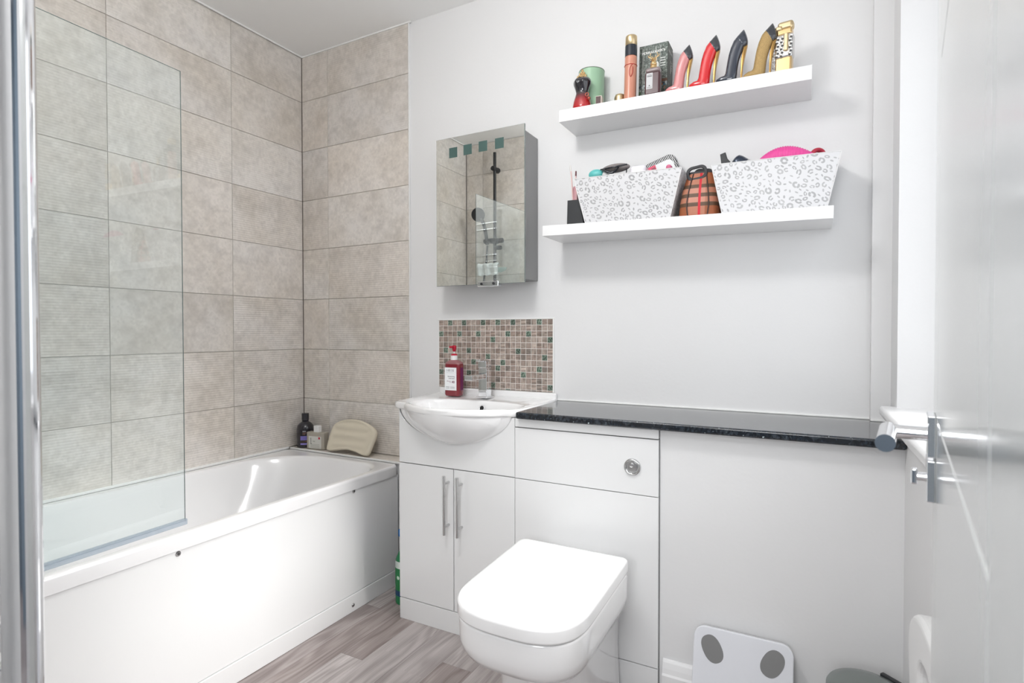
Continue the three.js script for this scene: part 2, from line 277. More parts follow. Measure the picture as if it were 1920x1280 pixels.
{ // hall beyond the doorway
  const hallPaint = S({ color: lin(0.20, 0.25, 0.30), roughness: 0.8 });
  const hx0 = 0.9, hx1 = 3.3, hz0 = ZN + 0.11, hz1 = 3.35;
  { const H = HWIN; obj('plaster', metricUV(extrude([[hx0, -0.08], [hx1, -0.08], [hx1, YC + 0.1], [hx0, YC + 0.1]], 0.1, 0, [[[H.x0, H.y0], [H.x0, H.y1], [H.x1, H.y1], [H.x1, H.y0]]]).translate(0, 0, hz1)), hallPaint, struct('wall_hall_back'));
    const w = struct('window_2'), fr = [H.x0 + 0.03, H.x1 - 0.03].map(x => rbox(0.06, H.y1 - H.y0, 0.06, 0.005, x, (H.y0 + H.y1) / 2, hz1 + 0.05)); for (const y of [H.y0 + 0.03, H.y1 - 0.03]) fr.push(rbox(H.x1 - H.x0 - 0.02, 0.06, 0.054, 0.005, (H.x0 + H.x1) / 2, y, hz1 + 0.05));
    obj('window_frame', merge(fr), M.satin, w); obj('pane', span(H.x0 + 0.05, H.x1 - 0.05, H.y0 + 0.05, H.y1 - 0.05, hz1 + 0.049, hz1 + 0.051), M.clear, w); }
  obj('plaster', metricUV(span(hx0 - 0.1, hx0, -0.08, YC + 0.1, hz0, hz1 + 0.1)), hallPaint, struct('wall_hall_left'));
  obj('plaster', metricUV(span(hx1, hx1 + 0.1, -0.08, YC + 0.1, hz0, hz1 + 0.1)), hallPaint, struct('wall_hall_right'));
  obj('plaster', metricUV(span(2.74, hx1, -0.08, YC + 0.1, hz0 - 0.1, hz0)), hallPaint, struct('wall_hall_front'));
  obj('plaster', span(hx0 - 0.1, hx1 + 0.1, YC, YC + 0.1, hz0, hz1 + 0.1), M.ceiling, struct('ceiling_hall'));
  obj('boards', metricUV(span(hx0, hx1, -0.004, 0, hz0, hz1)), M.plank[0], struct('floor_hall'));
  const l = thing('ceiling_lamp', 'square glowing ceiling panel lamp in the hall behind the doorway', 'ceiling lamp', [HALL_LAMP[0], 2.49, HALL_LAMP[2]]);
  obj('lamp_frame', rbox(0.66, 0.03, 0.66, 0.006, 0, -0.015, 0), M.satin, l);
  obj('diffuser', box(0.6, 0.004, 0.6, 0, -0.033, 0), S({ color: 0xffffff, emissive: lin(1, 0.97, 0.93), emissiveIntensity: 1.2 }), l);
  const b = thing('ceiling_lamp', 'round opal ceiling lamp above the bathroom floor', 'ceiling lamp', [ROOM_LAMP[0], YC, ROOM_LAMP[2]]);
  obj('lamp_base', cyl(0.17, 0.17, 0.02, 0, -0.01, 0, 48), M.chrome, b);
  obj('diffuser', lathe([[0, -0.235], [0.06, -0.232], [0.12, -0.21], [0.158, -0.16], [0.168, -0.10], [0.165, -0.02]], 48), S({ color: 0xffffff, emissive: lin(1, 0.97, 0.94), emissiveIntensity: 1.2 }), b);
}
{ // the door, opened inwards, seen almost edge on
  const ang = 7.3 * Math.PI / 180, W = 0.756, H = 1.985, T = 0.036; // hinge at the doorway, leaf towards -z
  const g = struct('door_1'); g.position.set(2.338, 0.008, ZN + 0.005); g.rotation.y = -Math.PI / 2 - ang;
  // local frame: the hinge is at x = 0, the latch at x = -W, the face that looks to the bath is at z = 0
  const st = 0.11, gw = 0.003, ys = [0.10, 0.532, 0.979, 1.424, 1.87], pieces = [span(-W, 0, 0, H, -T, -0.004)];
  const up = (x0, x1, y0, y1) => pieces.push(chamferBox(x1 - x0 - gw, y1 - y0 - gw, 0.0045, 0.0012).translate((x0 + x1) / 2, (y0 + y1) / 2, -0.0045));
  up(-st, gw / 2, -gw / 2, H + gw / 2); up(-W - gw / 2, st - W, -gw / 2, H + gw / 2);
  const e = [-gw / 2, ...ys, H + gw / 2]; for (let k = 0; k < e.length - 1; k++) up(st - W, -st, e[k], e[k + 1]);
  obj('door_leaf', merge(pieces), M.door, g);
  // lever set
  const hx = 0.055 - W;
  const h = obj('door_handle', merge([rbox(0.054, 0.054, 0.009, 0.0015, hx, 0.955, 0.0045)]), M.chrome, g);
  obj('lever', merge([cyl(0.0095, 0.0095, 0.046, 0, 0, 0, 28).rotateX(Math.PI / 2).translate(hx, 0.955, 0.03), cyl(0.0108, 0.0108, 0.118, 0, 0, 0, 36).rotateZ(Math.PI / 2).translate(hx + 0.048, 0.955, 0.052)]), M.chrome, h);
  const r2 = obj('lock_rose', rbox(0.054, 0.054, 0.009, 0.0015, hx, 0.897, 0.0045), M.chrome, g);
  obj('thumb_turn', merge([cyl(0.006, 0.006, 0.012, 0, 0, 0, 20).rotateX(Math.PI / 2).translate(hx, 0.897, 0.013), rbox(0.009, 0.022, 0.008, 0.003, hx, 0.897, 0.022)]), M.chrome, r2);
}

// ================================================================== BATH
const LY = 0.5285; // ledge and rim level
{ const g = struct('trim_3'); // tiled ledge between bath and back wall
  obj('ledge_core', span(0.0, 0.70, 0, LY - 0.008, 0.002, 0.098), M.paint, g);
  obj('tile', metricUV(chamferBox(0.345, 0.096, 0.0075, 0.0008), 0.3, 0.2), M.tilePlain[0], g, [0.178, LY - 0.0078, 0.050], [-Math.PI / 2, 0, 0]);
  obj('tile', metricUV(chamferBox(0.352, 0.096, 0.0075, 0.0008), 0.9, 0.6), M.tilePlain[1], g, [0.5285, LY - 0.0078, 0.050], [-Math.PI / 2, 0, 0]);
  obj('ledge_caulk', rspan(0.012, 0.704, LY - 0.006, LY + 0.003, 0.099, 0.1065, 0.002, 1), M.caulk, g);
  obj('wall_caulk', rspan(0.0005, 0.009, LY - 0.006, LY + 0.005, 0.1065, ZN - 0.02, 0.002, 1), M.caulk, g);
  obj('end_trim', rspan(0.7, 0.706, 0, LY - 0.01, 0.085, 0.107, 0.001, 1), M.white, g);
}
{
  const t = thing('bathtub', 'white bathtub with a screwed white front panel along the tiled wall', 'bathtub');
  const x0 = 0.0095, x1 = 0.705, z0 = 0.107, z1 = 1.782, N = 144, RY = 0.524;
  // a rounded outline with a radius per corner, sampled evenly by angle about the middle
  const cx = 0.36, cz = 0.95;
  function outline(ax0, ax1, az0, az1, rLF, rRF, rN, y) { // far-left, far-right, near radii
    const pts = []; const arc = (ox, oz, r, a0, a1) => { for (let k = 0; k <= 16; k++) { const a = a0 + (a1 - a0) * k / 16; pts.push([ox + r * Math.cos(a), oz + r * Math.sin(a)]); } };
    arc(ax1 - rRF, az0 + rRF, rRF, 0, -Math.PI / 2); arc(ax0 + rLF, az0 + rLF, rLF, -Math.PI / 2, -Math.PI); arc(ax0 + rN, az1 - rN, rN, Math.PI, Math.PI / 2); arc(ax1 - rN, az1 - rN, rN, Math.PI / 2, 0);
    const out = []; for (let i = 0; i < N; i++) { const a = -i / N * Math.PI * 2, dx = Math.cos(a) * 0.42, dz = Math.sin(a); let best = null; for (let k = 0; k < pts.length; k++) { const p = pts[k], q = pts[(k + 1) % pts.length], ex = q[0] - p[0], ez = q[1] - p[1], den = dx * ez - dz * ex; if (Math.abs(den) < 1e-12) continue; const s = ((p[0] - cx) * ez - (p[1] - cz) * ex) / den, w = ((p[0] - cx) * dz - (p[1] - cz) * dx) / den; if (s > 0 && w >= -1e-6 && w <= 1.000001) { if (!best || s > best) best = s; } } out.push(V(cx + dx * best, y, cz + dz * best)); }
    return out;
  }
  const i0 = 0.050, i1 = 0.668, j0 = 0.165, j1 = 1.71, o = (k, y, s = 1) => outline(i0 + k, i1 - k, j0 + k * s * 1.6, j1 - k * s, 0.27 - k * 0.3, 0.12, 0.12, y);
  const rings = [outline(x0, x1, z0, z1, 0.006, 0.008, 0.008, RY - 0.044), outline(x0, x1, z0, z1, 0.006, 0.008, 0.008, RY - 0.01), outline(x0 + 0.002, x1 - 0.003, z0 + 0.002, z1 - 0.003, 0.006, 0.01, 0.01, RY - 0.002), outline(x0 + 0.008, x1 - 0.010, z0 + 0.008, z1 - 0.009, 0.006, 0.012, 0.012, RY),
    o(-0.008, RY), o(-0.002, RY - 0.002), o(0.004, RY - 0.009), o(0.012, RY - 0.04), o(0.028, RY - 0.12, 1.3), o(0.05, RY - 0.24, 1.6), o(0.07, RY - 0.33, 1.9), o(0.095, RY - 0.375, 2), o(0.14, RY - 0.392, 2), o(0.22, RY - 0.395, 1.6)];
  obj('tub_shell', loft(rings, { cap1: true }), M.acrylic, t);
  obj('front_panel', rspan(0.690, 0.7005, 0.0695, 0.4795, 0.112, 1.78, 0.0015), M.panel, t);
  obj('plinth_strip', rspan(0.692, 0.7045, 0.001, 0.0675, 0.112, 1.78, 0.0015), M.panel, t);
  const screw = merge([cyl(0.0075, 0.0075, 0.002, 0, 0.001, 0, 20), cyl(0.0055, 0.0065, 0.002, 0, 0.003, 0, 20)]).rotateZ(-Math.PI / 2), slot = merge([box(0.0006, 0.0075, 0.0016, 0.0042, 0, 0), box(0.0006, 0.0016, 0.0075, 0.0042, 0, 0)]);
  for (const [y, z] of [[0.471, 1.072], [0.4745, 0.381], [0.471, 1.65]]) { const s = obj('screw_cap', screw, M.steel, t, [0.7005, y, z]); obj('screw_slot', slot, M.black, s); }
  for (const z of [0.392, 1.5]) { const s = obj('screw_cap', screw, M.steel, t, [0.7045, 0.028, z]); obj('screw_slot', slot, M.black, s); }
}
{ // glass screen, hinged at the tap end, its free edge swung slightly over the bath
  const a = V(0.585, 0, 0.98), b = V(0.633, 0, 1.765), len = a.distanceTo(b), ang = Math.atan2(b.x - a.x, b.z - a.z);
  const t = thing('shower_screen', 'clear frameless glass shower screen standing over the bath rim', 'shower screen', [a.x, 0, a.z], ang);
  obj('glass_pane', merge([span(-0.0005, 0.0005, 0.518, 1.894, 0.001, len - 0.22), span(-0.0005, 0.0005, 0.532, 1.894, len - 0.22, len)]), M.glass, t);
  obj('glass_edge', merge([span(-0.0014, 0.0014, 0.518, 1.894, 0, 0.001), span(-0.0014, 0.0014, 1.893, 1.894, 0, len)]), M.glassEdge, t);
  obj('bottom_seal', merge([rspan(-0.006, 0.006, 0.508, 0.526, -0.004, len - 0.22, 0.002), rspan(-0.003, 0.012, 0.5225, 0.525, 0, len - 0.22, 0.001, 1)]), M.seal, t);
  obj('wall_profile', rspan(-0.012, 0.012, 0.53, 1.9, len - 0.012, len + 0.014, 0.003), M.chrome, t);
}
{ // black riser shower on the tap wall (seen in the mirror)
  const t = thing('shower_set', 'matt black riser rail shower on the tap wall seen in the mirror', 'shower', [0.277, 0, ZN]);
  obj('riser_rail', cyl(0.011, 0.011, 1.2, 0, 1.79, -0.055, 20), M.black, t);
  for (const y of [2.27, 1.24]) obj('wall_bracket', merge([cyl(0.018, 0.018, 0.05, 0, 0, 0, 24).rotateX(Math.PI / 2).translate(0, y, -0.034), cyl(0.02, 0.02, 0.012, 0, 0, 0, 24).rotateX(Math.PI / 2).translate(0, y, -0.012), cyl(0.016, 0.016, 0.055, 0, 0, 0, 24).rotateX(Math.PI / 2).translate(0.0, y, -0.06)]), M.black, t);
  obj('slider', merge([rbox(0.055, 0.04, 0.05, 0.014, 0.005, 1.755, -0.06), cyl(0.016, 0.019, 0.06, 0, 0, 0, 24).rotateZ(Math.PI / 2).translate(-0.045, 1.755, -0.075), cyl(0.017, 0.017, 0.045, 0, 0, 0, 24).rotateZ(Math.PI / 2).translate(0.045, 1.755, -0.06), rbox(0.06, 0.03, 0.03, 0.012, 0.03, 1.705, -0.06)]), M.black, t);
  const hd = obj('hand_shower', tube([[-0.050, 1.73, -0.078], [-0.055, 1.80, -0.088], [-0.066, 1.87, -0.098], [-0.085, 1.915, -0.106]], 0.0125), M.black, t);
  obj('spray_head', lathe([[0, 0.016], [0.03, 0.014], [0.047, 0.006], [0.05, -0.004], [0.046, -0.009], [0, -0.009]], 40).rotateX(1.15).rotateZ(0.75).translate(-0.105, 1.945, -0.112), M.black, hd);
  obj('hose', tube([[-0.05, 1.725, -0.076], [-0.056, 1.62, -0.08], [-0.085, 1.45, -0.07], [-0.09, 1.2, -0.07], [-0.03, 0.98, -0.06], [0.02, 1.02, -0.05]], 0.007, 60), M.black, t);
  obj('valve_bar', merge([cyl(0.024, 0.024, 0.26, 0, 0, 0, 24).rotateZ(Math.PI / 2).translate(0.0, 1.07, -0.06), cyl(0.026, 0.026, 0.05, 0, 0, 0, 24).rotateZ(Math.PI / 2).translate(-0.15, 1.07, -0.06), cyl(0.026, 0.026, 0.05, 0, 0, 0, 24).rotateZ(Math.PI / 2).translate(0.15, 1.07, -0.06), cyl(0.018, 0.018, 0.06, -0.07, 1.07, -0.03, 20).rotateX(0), cyl(0.014, 0.014, 0.14, 0, 1.13, -0.055, 20)]), M.black, t);
  const d = thing('soap_dish', 'clear soap dish clipped on the black shower rail', 'soap dish', [0.30, 1.52, ZN - 0.135]);
  obj('dish', loft([[0.06, 0], [0.085, 0.012], [0.095, 0.03], [0.092, 0.03], [0.082, 0.014], [0.058, 0.004]].map(([r, y]) => Array.from({ length: 32 }, (_, i) => { const a = -i / 32 * 6.28318; return V(r * 1.25 * Math.cos(a), y, r * 0.6 * Math.sin(a)); })), { cap0: true, cap1: true }), PH({ color: lin(0.8, 0.9, 0.88), transmission: 0.7, thickness: 0, roughness: 0.1 }), d);
  obj('rail_clip', merge([new THREE.TorusGeometry(0.0148, 0.0035, 8, 28).rotateX(Math.PI / 2).translate(-0.023, 0.024, 0.08), rbox(0.012, 0.008, 0.02, 0.002, -0.023, 0.024, 0.056)]), M.chrome, d);
  const c = obj('face_cloth', loft(Array.from({ length: 15 }, (_, k) => { const s = k / 14, y = s < 0.5 ? -0.03 + 0.085 * s * 2 : 0.055 - 0.012 * (s - 0.5) * 2, z = s < 0.5 ? -0.062 + 0.004 * Math.sin(9 * s) : -0.05 + 0.03 * (s - 0.5); return Array.from({ length: 25 }, (_, i) => V(-0.085 + 0.165 * i / 24, y + 0.003 * Math.sin(i * 0.9 + k), z - 0.004 * Math.sin(i * 0.7) + 0.003 * Math.sin(i * 1.7 + k * .6))); }), { closed: false }), S({ color: lin(0.8, 0.82, 0.81), roughness: 0.95, side: THREE.DoubleSide }), scene, [0.30, 1.525, ZN - 0.137]);
  tag(c, 'white face cloth hanging over the soap dish on the shower rail', 'cloth');
}
{ // chrome towel radiator by the doorway
  const t = thing('towel_radiator', 'chrome ladder towel radiator standing tall beside the doorway', 'towel radiator', [1.225, 0, ZN]);
  const up = () => { const sh = new THREE.Shape(); sh.absellipse(0, 0, 0.0215, 0.0185, 0, Math.PI * 2); return new THREE.ExtrudeGeometry(sh, { depth: 1.76, bevelEnabled: true, bevelSize: 0.004, bevelThickness: 0.004, bevelOffset: -0.004, curveSegments: 24 }).rotateX(-Math.PI / 2); };
  for (const x of [-0.265, 0.265]) obj('upright', up(), M.chrome, t, [x, 0.22, -0.072]);
  const rung = cyl(0.011, 0.011, 0.53, 0, 0, 0, 20).rotateZ(Math.PI / 2);
  for (const y of [0.28, 0.325, 0.37, 0.415, 0.46, 0.60, 0.645, 0.69, 0.735, 0.78, 0.825, 1.48, 1.525, 1.57, 1.615, 1.66, 1.85, 1.895]) obj('rung', rung, M.chrome, t, [0, y, -0.072]);
  for (const [x, y] of [[-0.23, 0.4], [0.23, 0.4], [-0.23, 1.75], [0.23, 1.75]]) obj('wall_bracket', cyl(0.012, 0.016, 0.06, 0, 0, 0, 20).rotateX(Math.PI / 2).translate(0, 0, -0.031), M.chrome, t, [x, y, 0]);
}

// ================================================================== FURNITURE
{
  const t = thing('vanity_unit', 'white gloss vanity unit with two doors under the basin', 'cabinet', [0.894, 0, 0]);
  const W = 0.501;
  obj('carcass', merge([span(0, 0.016, 0, 0.806, 0.018, ZV - 0.019), span(W - 0.016, W, 0, 0.806, 0.018, ZV - 0.019), span(0.016, W - 0.016, 0.085, 0.1, 0.012, ZV - 0.03), span(0.016, W - 0.016, 0.06, 0.64, 0.012, 0.018), span(0.016, W - 0.016, 0.598, 0.606, ZV - 0.04, ZV - 0.021)]), M.gloss, t);
  { const c = []; for (let k = 0; k <= 24; k++) { const s = k / 24 * 0.93; c.push([Math.max(0.01, 0.262 * bellyW(s) - 0.02), 0.8165 - 0.124 * s]); } // cut out behind the belly of the basin
    const top = c.filter(p => p[1] < 0.8055), L = 1.138 - 0.894, pts = [[0, 0.6035], [W, 0.6035], [W, 0.8065], [L + top[0][0], 0.8065], ...top.map(p => [L + p[0], p[1]]), ...top.slice().reverse().map(p => [L - p[0], p[1]]), [L - top[0][0], 0.8065], [0, 0.8065]];
    obj('apron_panel', extrude(pts, 0.018, 0.0008, [], 1).translate(0, 0, ZV - 0.018), M.gloss, t); }
  obj('plinth', rspan(0, W, 0.0, 0.0795, ZV - 0.018, ZV, 0.0012), M.gloss, t);
  const dl = obj('door', rspan(0, 0.2485, 0.0825, 0.6005, ZV - 0.018, ZV, 0.0012), M.gloss, t), dr = obj('door', rspan(0.2515, W, 0.0825, 0.6005, ZV - 0.018, ZV, 0.0012), M.gloss, t);
  obj('shadow_gap', span(0.002, W - 0.002, 0.079, 0.606, ZV - 0.0205, ZV - 0.0185), M.black, t);
  const bar = merge([cyl(0.006, 0.006, 0.213, 0, 0, 0.033, 20), cyl(0.0045, 0.0045, 0.033, 0, 0, 0, 16).rotateX(Math.PI / 2).translate(0, 0.078, 0.0165), cyl(0.0045, 0.0045, 0.033, 0, 0, 0, 16).rotateX(Math.PI / 2).translate(0, -0.078, 0.0165)]);
  obj('handle', bar, M.steel, dl, [1.1235 - 0.894, 0.4755, ZV]); obj('handle', bar, M.steel, dr, [1.180 - 0.894, 0.4755, ZV]);
}
{
  const t = thing('toilet_unit', 'white gloss back-to-wall toilet unit with a chrome flush button', 'cabinet', [1.3965, 0, 0]);
  const W = 0.4865;
  obj('carcass', merge([span(0, 0.016, 0, 0.80, 0.002, ZV - 0.019), span(W - 0.016, W, 0, 0.805, 0.002, ZV - 0.019), span(0.016, W - 0.016, 0.785, 0.80, 0.002, ZV - 0.021)]), M.gloss, t);
  obj('shadow_gap', span(0.001, W - 0.001, 0.076, 0.80, ZV - 0.0205, ZV - 0.0185), M.black, t);
  obj('top_rail', rspan(0, W, 0.7775, 0.8065, ZV - 0.018, ZV, 0.001), M.gloss, t);
  const p = obj('flush_panel', rspan(0, W, 0.6025, 0.7745, ZV - 0.018, ZV, 0.0012), M.gloss, t);
  obj('lower_panel', rspan(0, W, 0.0825, 0.6002, ZV - 0.018, ZV, 0.0012), M.gloss, t);
  obj('plinth', rspan(0, W, 0, 0.0795, ZV - 0.018, ZV, 0.0012), M.gloss, t);
  const b = [1.804 - 1.3965, 0.686, ZV];
  obj('flush_button', merge([lathe([[0.0185, 0.001], [0.019, 0.006], [0.022, 0.008], [0.0255, 0.006], [0.026, 0]], 48).rotateX(Math.PI / 2), lathe([[0, 0.0025], [0.0165, 0.0025], [0.0172, 0.001], [0.0172, 0]], 40).rotateX(Math.PI / 2), new THREE.TorusGeometry(0.0065, 0.0011, 10, 28).translate(-0.002, 0.005, 0.0028), lathe([[0, 0.0032], [0.0055, 0.003], [0.006, 0.0022]], 24).rotateX(Math.PI / 2).translate(-0.002, 0.005, 0)]), M.steel, p, b);
}
{ const g = metricUV(rspan(1.4115, XR - 0.001, 0.8085, 0.8312, 0.001, 0.364, 0.006, 4)); const w = obj('worktop', g, M.granite, scene); tag(w, 'glossy black granite-look worktop over the toilet unit and boxing', 'worktop'); }

// ------------------------------------------------------------------ basin
function bellyW(s) { return Math.pow(Math.max(0, 1 - Math.pow(s, 2.1)), 0.62); }
{
  const t = thing('washbasin', 'white ceramic semi-recessed washbasin on the vanity unit', 'washbasin');
  const cx = 1.138, cz = 0.225, N = 120, Y = 0.834;
  const plan = []; // plan outline from the wall round the bulged front
  plan.push([0.852, 0.0015]); plan.push([0.853, 0.20]); plan.push([0.857, 0.30], [0.868, 0.334], [0.90, 0.349]);
  for (let k = 0; k <= 30; k++) { const s = k / 30, x = mix(0.93, 1.355, s), b = Math.pow(Math.sin(Math.PI * clamp(s)), 0.8); plan.push([x, 0.352 + 0.088 * b]); }
  plan.push([1.385, 0.345], [1.402, 0.335], [1.4085, 0.31], [1.409, 0.2], [1.409, 0.0015]);
  const inner = (k) => (a) => { const c = Math.cos(a), s = Math.sin(a), e = 2.4, r = Math.pow(Math.pow(Math.abs(c) / (0.222 * k), e) + Math.pow(Math.abs(s) / ((s < 0 ? 0.085 : 0.178) * k), e), -1 / e); return [cx + r * c, cz + r * s]; };
  function outer(a, inset) { const dx = Math.cos(a), dz = Math.sin(a); let best = 1e9; for (let k = 0; k < plan.length; k++) { const p = plan[k], q = plan[(k + 1) % plan.length], ex = q[0] - p[0], ez = q[1] - p[1], den = dx * ez - dz * ex; if (Math.abs(den) < 1e-12) continue; const s = ((p[0] - cx) * ez - (p[1] - cz) * ex) / den, w = ((p[0] - cx) * dz - (p[1] - cz) * dx) / den; if (s > 0 && w >= -1e-6 && w <= 1.000001) best = Math.min(best, s); } best -= inset; return [cx + dx * best, cz + dz * best]; }
  // angles with the back corners hit exactly
  const angs = Array.from({ length: N }, (_, i) => -i / N * Math.PI * 2); for (const p of [[0.852, 0.0015], [1.409, 0.0015]]) { const a = Math.atan2(p[1] - cz, p[0] - cx); let bi = 0; angs.forEach((q, i) => { const d = (u) => Math.abs(Math.atan2(Math.sin(u - a), Math.cos(u - a))); if (d(q) < d(angs[bi])) bi = i; }); angs[bi] = a; }
  const ring = (f, y) => angs.map(a => { const p = f(a); const yy = typeof y === 'function' ? y(a, p) : y; return V(p[0], yy, Math.max(0.0015, p[1])); });
  const O = (i) => (a) => outer(a, i), rise = (y) => (a, p) => y + 0.004 * sst(0.10, 0.02, p[1]);
  const rings = [ring(O(0.012), 0.8075), ring(O(0.003), 0.8095), ring(O(0), 0.8145), ring(O(0.0005), rise(Y - 0.008)), ring(O(0.004), rise(Y - 0.001)), ring(O(0.010), rise(Y)), ring(O(0.022), rise(Y - 0.0015)), ring(inner(1.05), Y - 0.004), ring(inner(1.0), Y - 0.009), ring(inner(0.965), Y - 0.022), ring(inner(0.91), Y - 0.06), ring(inner(0.8), Y - 0.10), ring(inner(0.6), Y - 0.125), ring(inner(0.25), Y - 0.135), ring(inner(0.1), Y - 0.137)];
  const deck = loft(rings, { cap0: false, cap1: true });
  const back = rspan(0.853, 1.409, 0.815, 0.860, 0.0015, 0.016, 0.006, 3);
  // the belly hanging in front of the cabinet face
  const B = [], front = plan.slice(4, 37); const fr = []; { const c = new THREE.CatmullRomCurve3(front.map(p => V(p[0], 0, p[1])), false, 'catmullrom', 0.2).getSpacedPoints(64); fr.push(...c); }
  for (let k = 0; k <= 26; k++) { const s = k / 26, y = 0.8265 - 0.1345 * s, w = bellyW(s), d = Math.pow(Math.max(0, 1 - Math.pow(s, 1.8)), 0.75); B.push(fr.map((p, i) => V(1.142 + (p.x - 1.142) * Math.max(0.04, w), y, Math.max(0.3382, 0.3382 + (p.z + 0.0005 - 0.3382) * d * Math.pow(Math.sin(Math.PI * clamp(i / 64)), 0.25))))); }
  const belly = loft(B, { closed: false });
  obj('bowl', merge([deck, back, belly.index ? belly.toNonIndexed() : belly]), PH({ color: lin(0.88, 0.88, 0.885), roughness: 0.12, clearcoat: 0.8, clearcoatRoughness: 0.04, side: THREE.DoubleSide }), t);
  obj('overflow_hole', merge([lathe([[0.0, 0], [0.009, 0]], 24).rotateX(1.2).translate(1.153, 0.8025, 0.1525)]), S({ color: lin(0.02, 0.02, 0.02), roughness: 0.9, side: THREE.DoubleSide }), t);
  obj('overflow_ring', new THREE.TorusGeometry(0.0105, 0.0018, 10, 30).rotateX(-0.35).translate(1.153, 0.8025, 0.1535), M.chrome, t);
}
{ // square chrome tap
  const t = thing('basin_tap', 'square chrome mixer tap on the back of the washbasin', 'tap', [1.128, 0.8358, 0.088]);
  obj('base_plate', rbox(0.052, 0.005, 0.052, 0.0015, 0, 0.003, 0), M.chrome, t);
  obj('tap_body', rbox(0.038, 0.115, 0.038, 0.002, 0, 0.0615, 0), M.chrome, t);
  obj('spout', rbox(0.034, 0.02, 0.12, 0.002, 0, 0.088, 0.065), M.chrome, t);
  const l = obj('lever', rbox(0.038, 0.026, 0.042, 0.002, 0, 0.1345, 0.002), M.chrome, t); obj('lever_grip', rbox(0.02, 0.008, 0.07, 0.002, 0, 0.152, 0.018), M.chrome, l);
}
{ // mosaic splashback of small stone and glass tiles
  const t = thing('mosaic_splashback', 'mosaic splashback of beige stone and green glass squares above the basin', 'splashback', [0.843, 0, 0]);
  const p = 0.02374, w = 0.546, y1 = 1.1515, y0 = 0.8605;
  obj('grout_bed', span(0, w, y0, y1, 0, 0.0024), S({ color: lin(0.84, 0.82, 0.79), roughness: 0.9 }), t);
  obj('edge_bead', merge([rspan(-0.004, w + 0.006, y1, y1 + 0.005, 0, 0.005, 0.001, 1), rspan(w, w + 0.006, y0, y1, 0, 0.005, 0.001, 1), rspan(-0.003, 0, y0, y1, 0, 0.004, 0.001, 1)]), M.caulk, t);
  const grainT = dataTex(256, 256, (u, v) => { const s = fbm(u, v * 0.15, 30, 3, 201), b = fbm(u, v, 5, 3, 207); const k = 190 + (s - 0.5) * 120 + (b - 0.5) * 60; return [k, k, k]; }, { rx: 1 / 0.11, ry: 1 / 0.11 });
  const tones = [[0.40, 0.315, 0.27], [0.46, 0.37, 0.32], [0.33, 0.255, 0.215], [0.52, 0.43, 0.375], [0.42, 0.345, 0.295], [0.27, 0.225, 0.195]].map(c => S({ map: grainT, color: lin(...c.map(x => x * 1.55)), roughness: 0.45 }));
  const glassT = dataTex(64, 64, (u, v) => { const k = fbm(u, v, 10, 3, 301); const q = sst(0.42, 0.6, k); return [mix(66, 132, q), mix(80, 150, q), mix(72, 134, q)]; }, { rx: 1 / 0.03, ry: 1 / 0.03 });
  const glassy = [1, 0.75].map(k => PH({ map: glassT, color: lin(k, k, k), roughness: 0.08, clearcoat: 1, clearcoatRoughness: 0.03 }));
  const greens = new Set(['2,0', '5,0', '9,0', '12,0', '15,0', '20,0', '0,2', '4,2', '8,2', '14,2', '18,2', '11,3', '22,3', '1,5', '6,5', '16,5', '10,6', '21,6', '7,7', '9,7', '13,7', '12,8', '20,8', '0,9', '17,9', '6,9', '11,11', '22,11', '14,12', '3,12']);
  const variants = Array.from({ length: 10 }, () => metricUV(chamferBox(p - 0.0017, p - 0.0017, 0.0034, 0.0006), R(), R())), rotv = Array.from({ length: 8 }, () => metricUV(chamferBox(p - 0.0017, p - 0.0017, 0.0034, 0.0006), R(), R(), true));
  let n = 0; const rows = 13;
  for (let j = 0; j < rows; j++) for (let i = 0; i < 23; i++) {
    const yt = y1 - j * p, yb = Math.max(y0, yt - p), h = yt - yb; if (h < 0.003) continue;
    const g = R() < 0.5 ? variants[n % 10] : rotv[n % 8], gr = greens.has(i + ',' + j);
    const m = quick('tile', g, gr ? glassy[n % 2] : tones[Math.floor(R() * (R() < 0.25 ? 6 : 5))], t, [(i + 0.5) * p, (yt + yb) / 2, 0], null, n++);
    if (h < p - 0.001) m.scale.y = (h - 0.0017) / (p - 0.0017);
  }
}
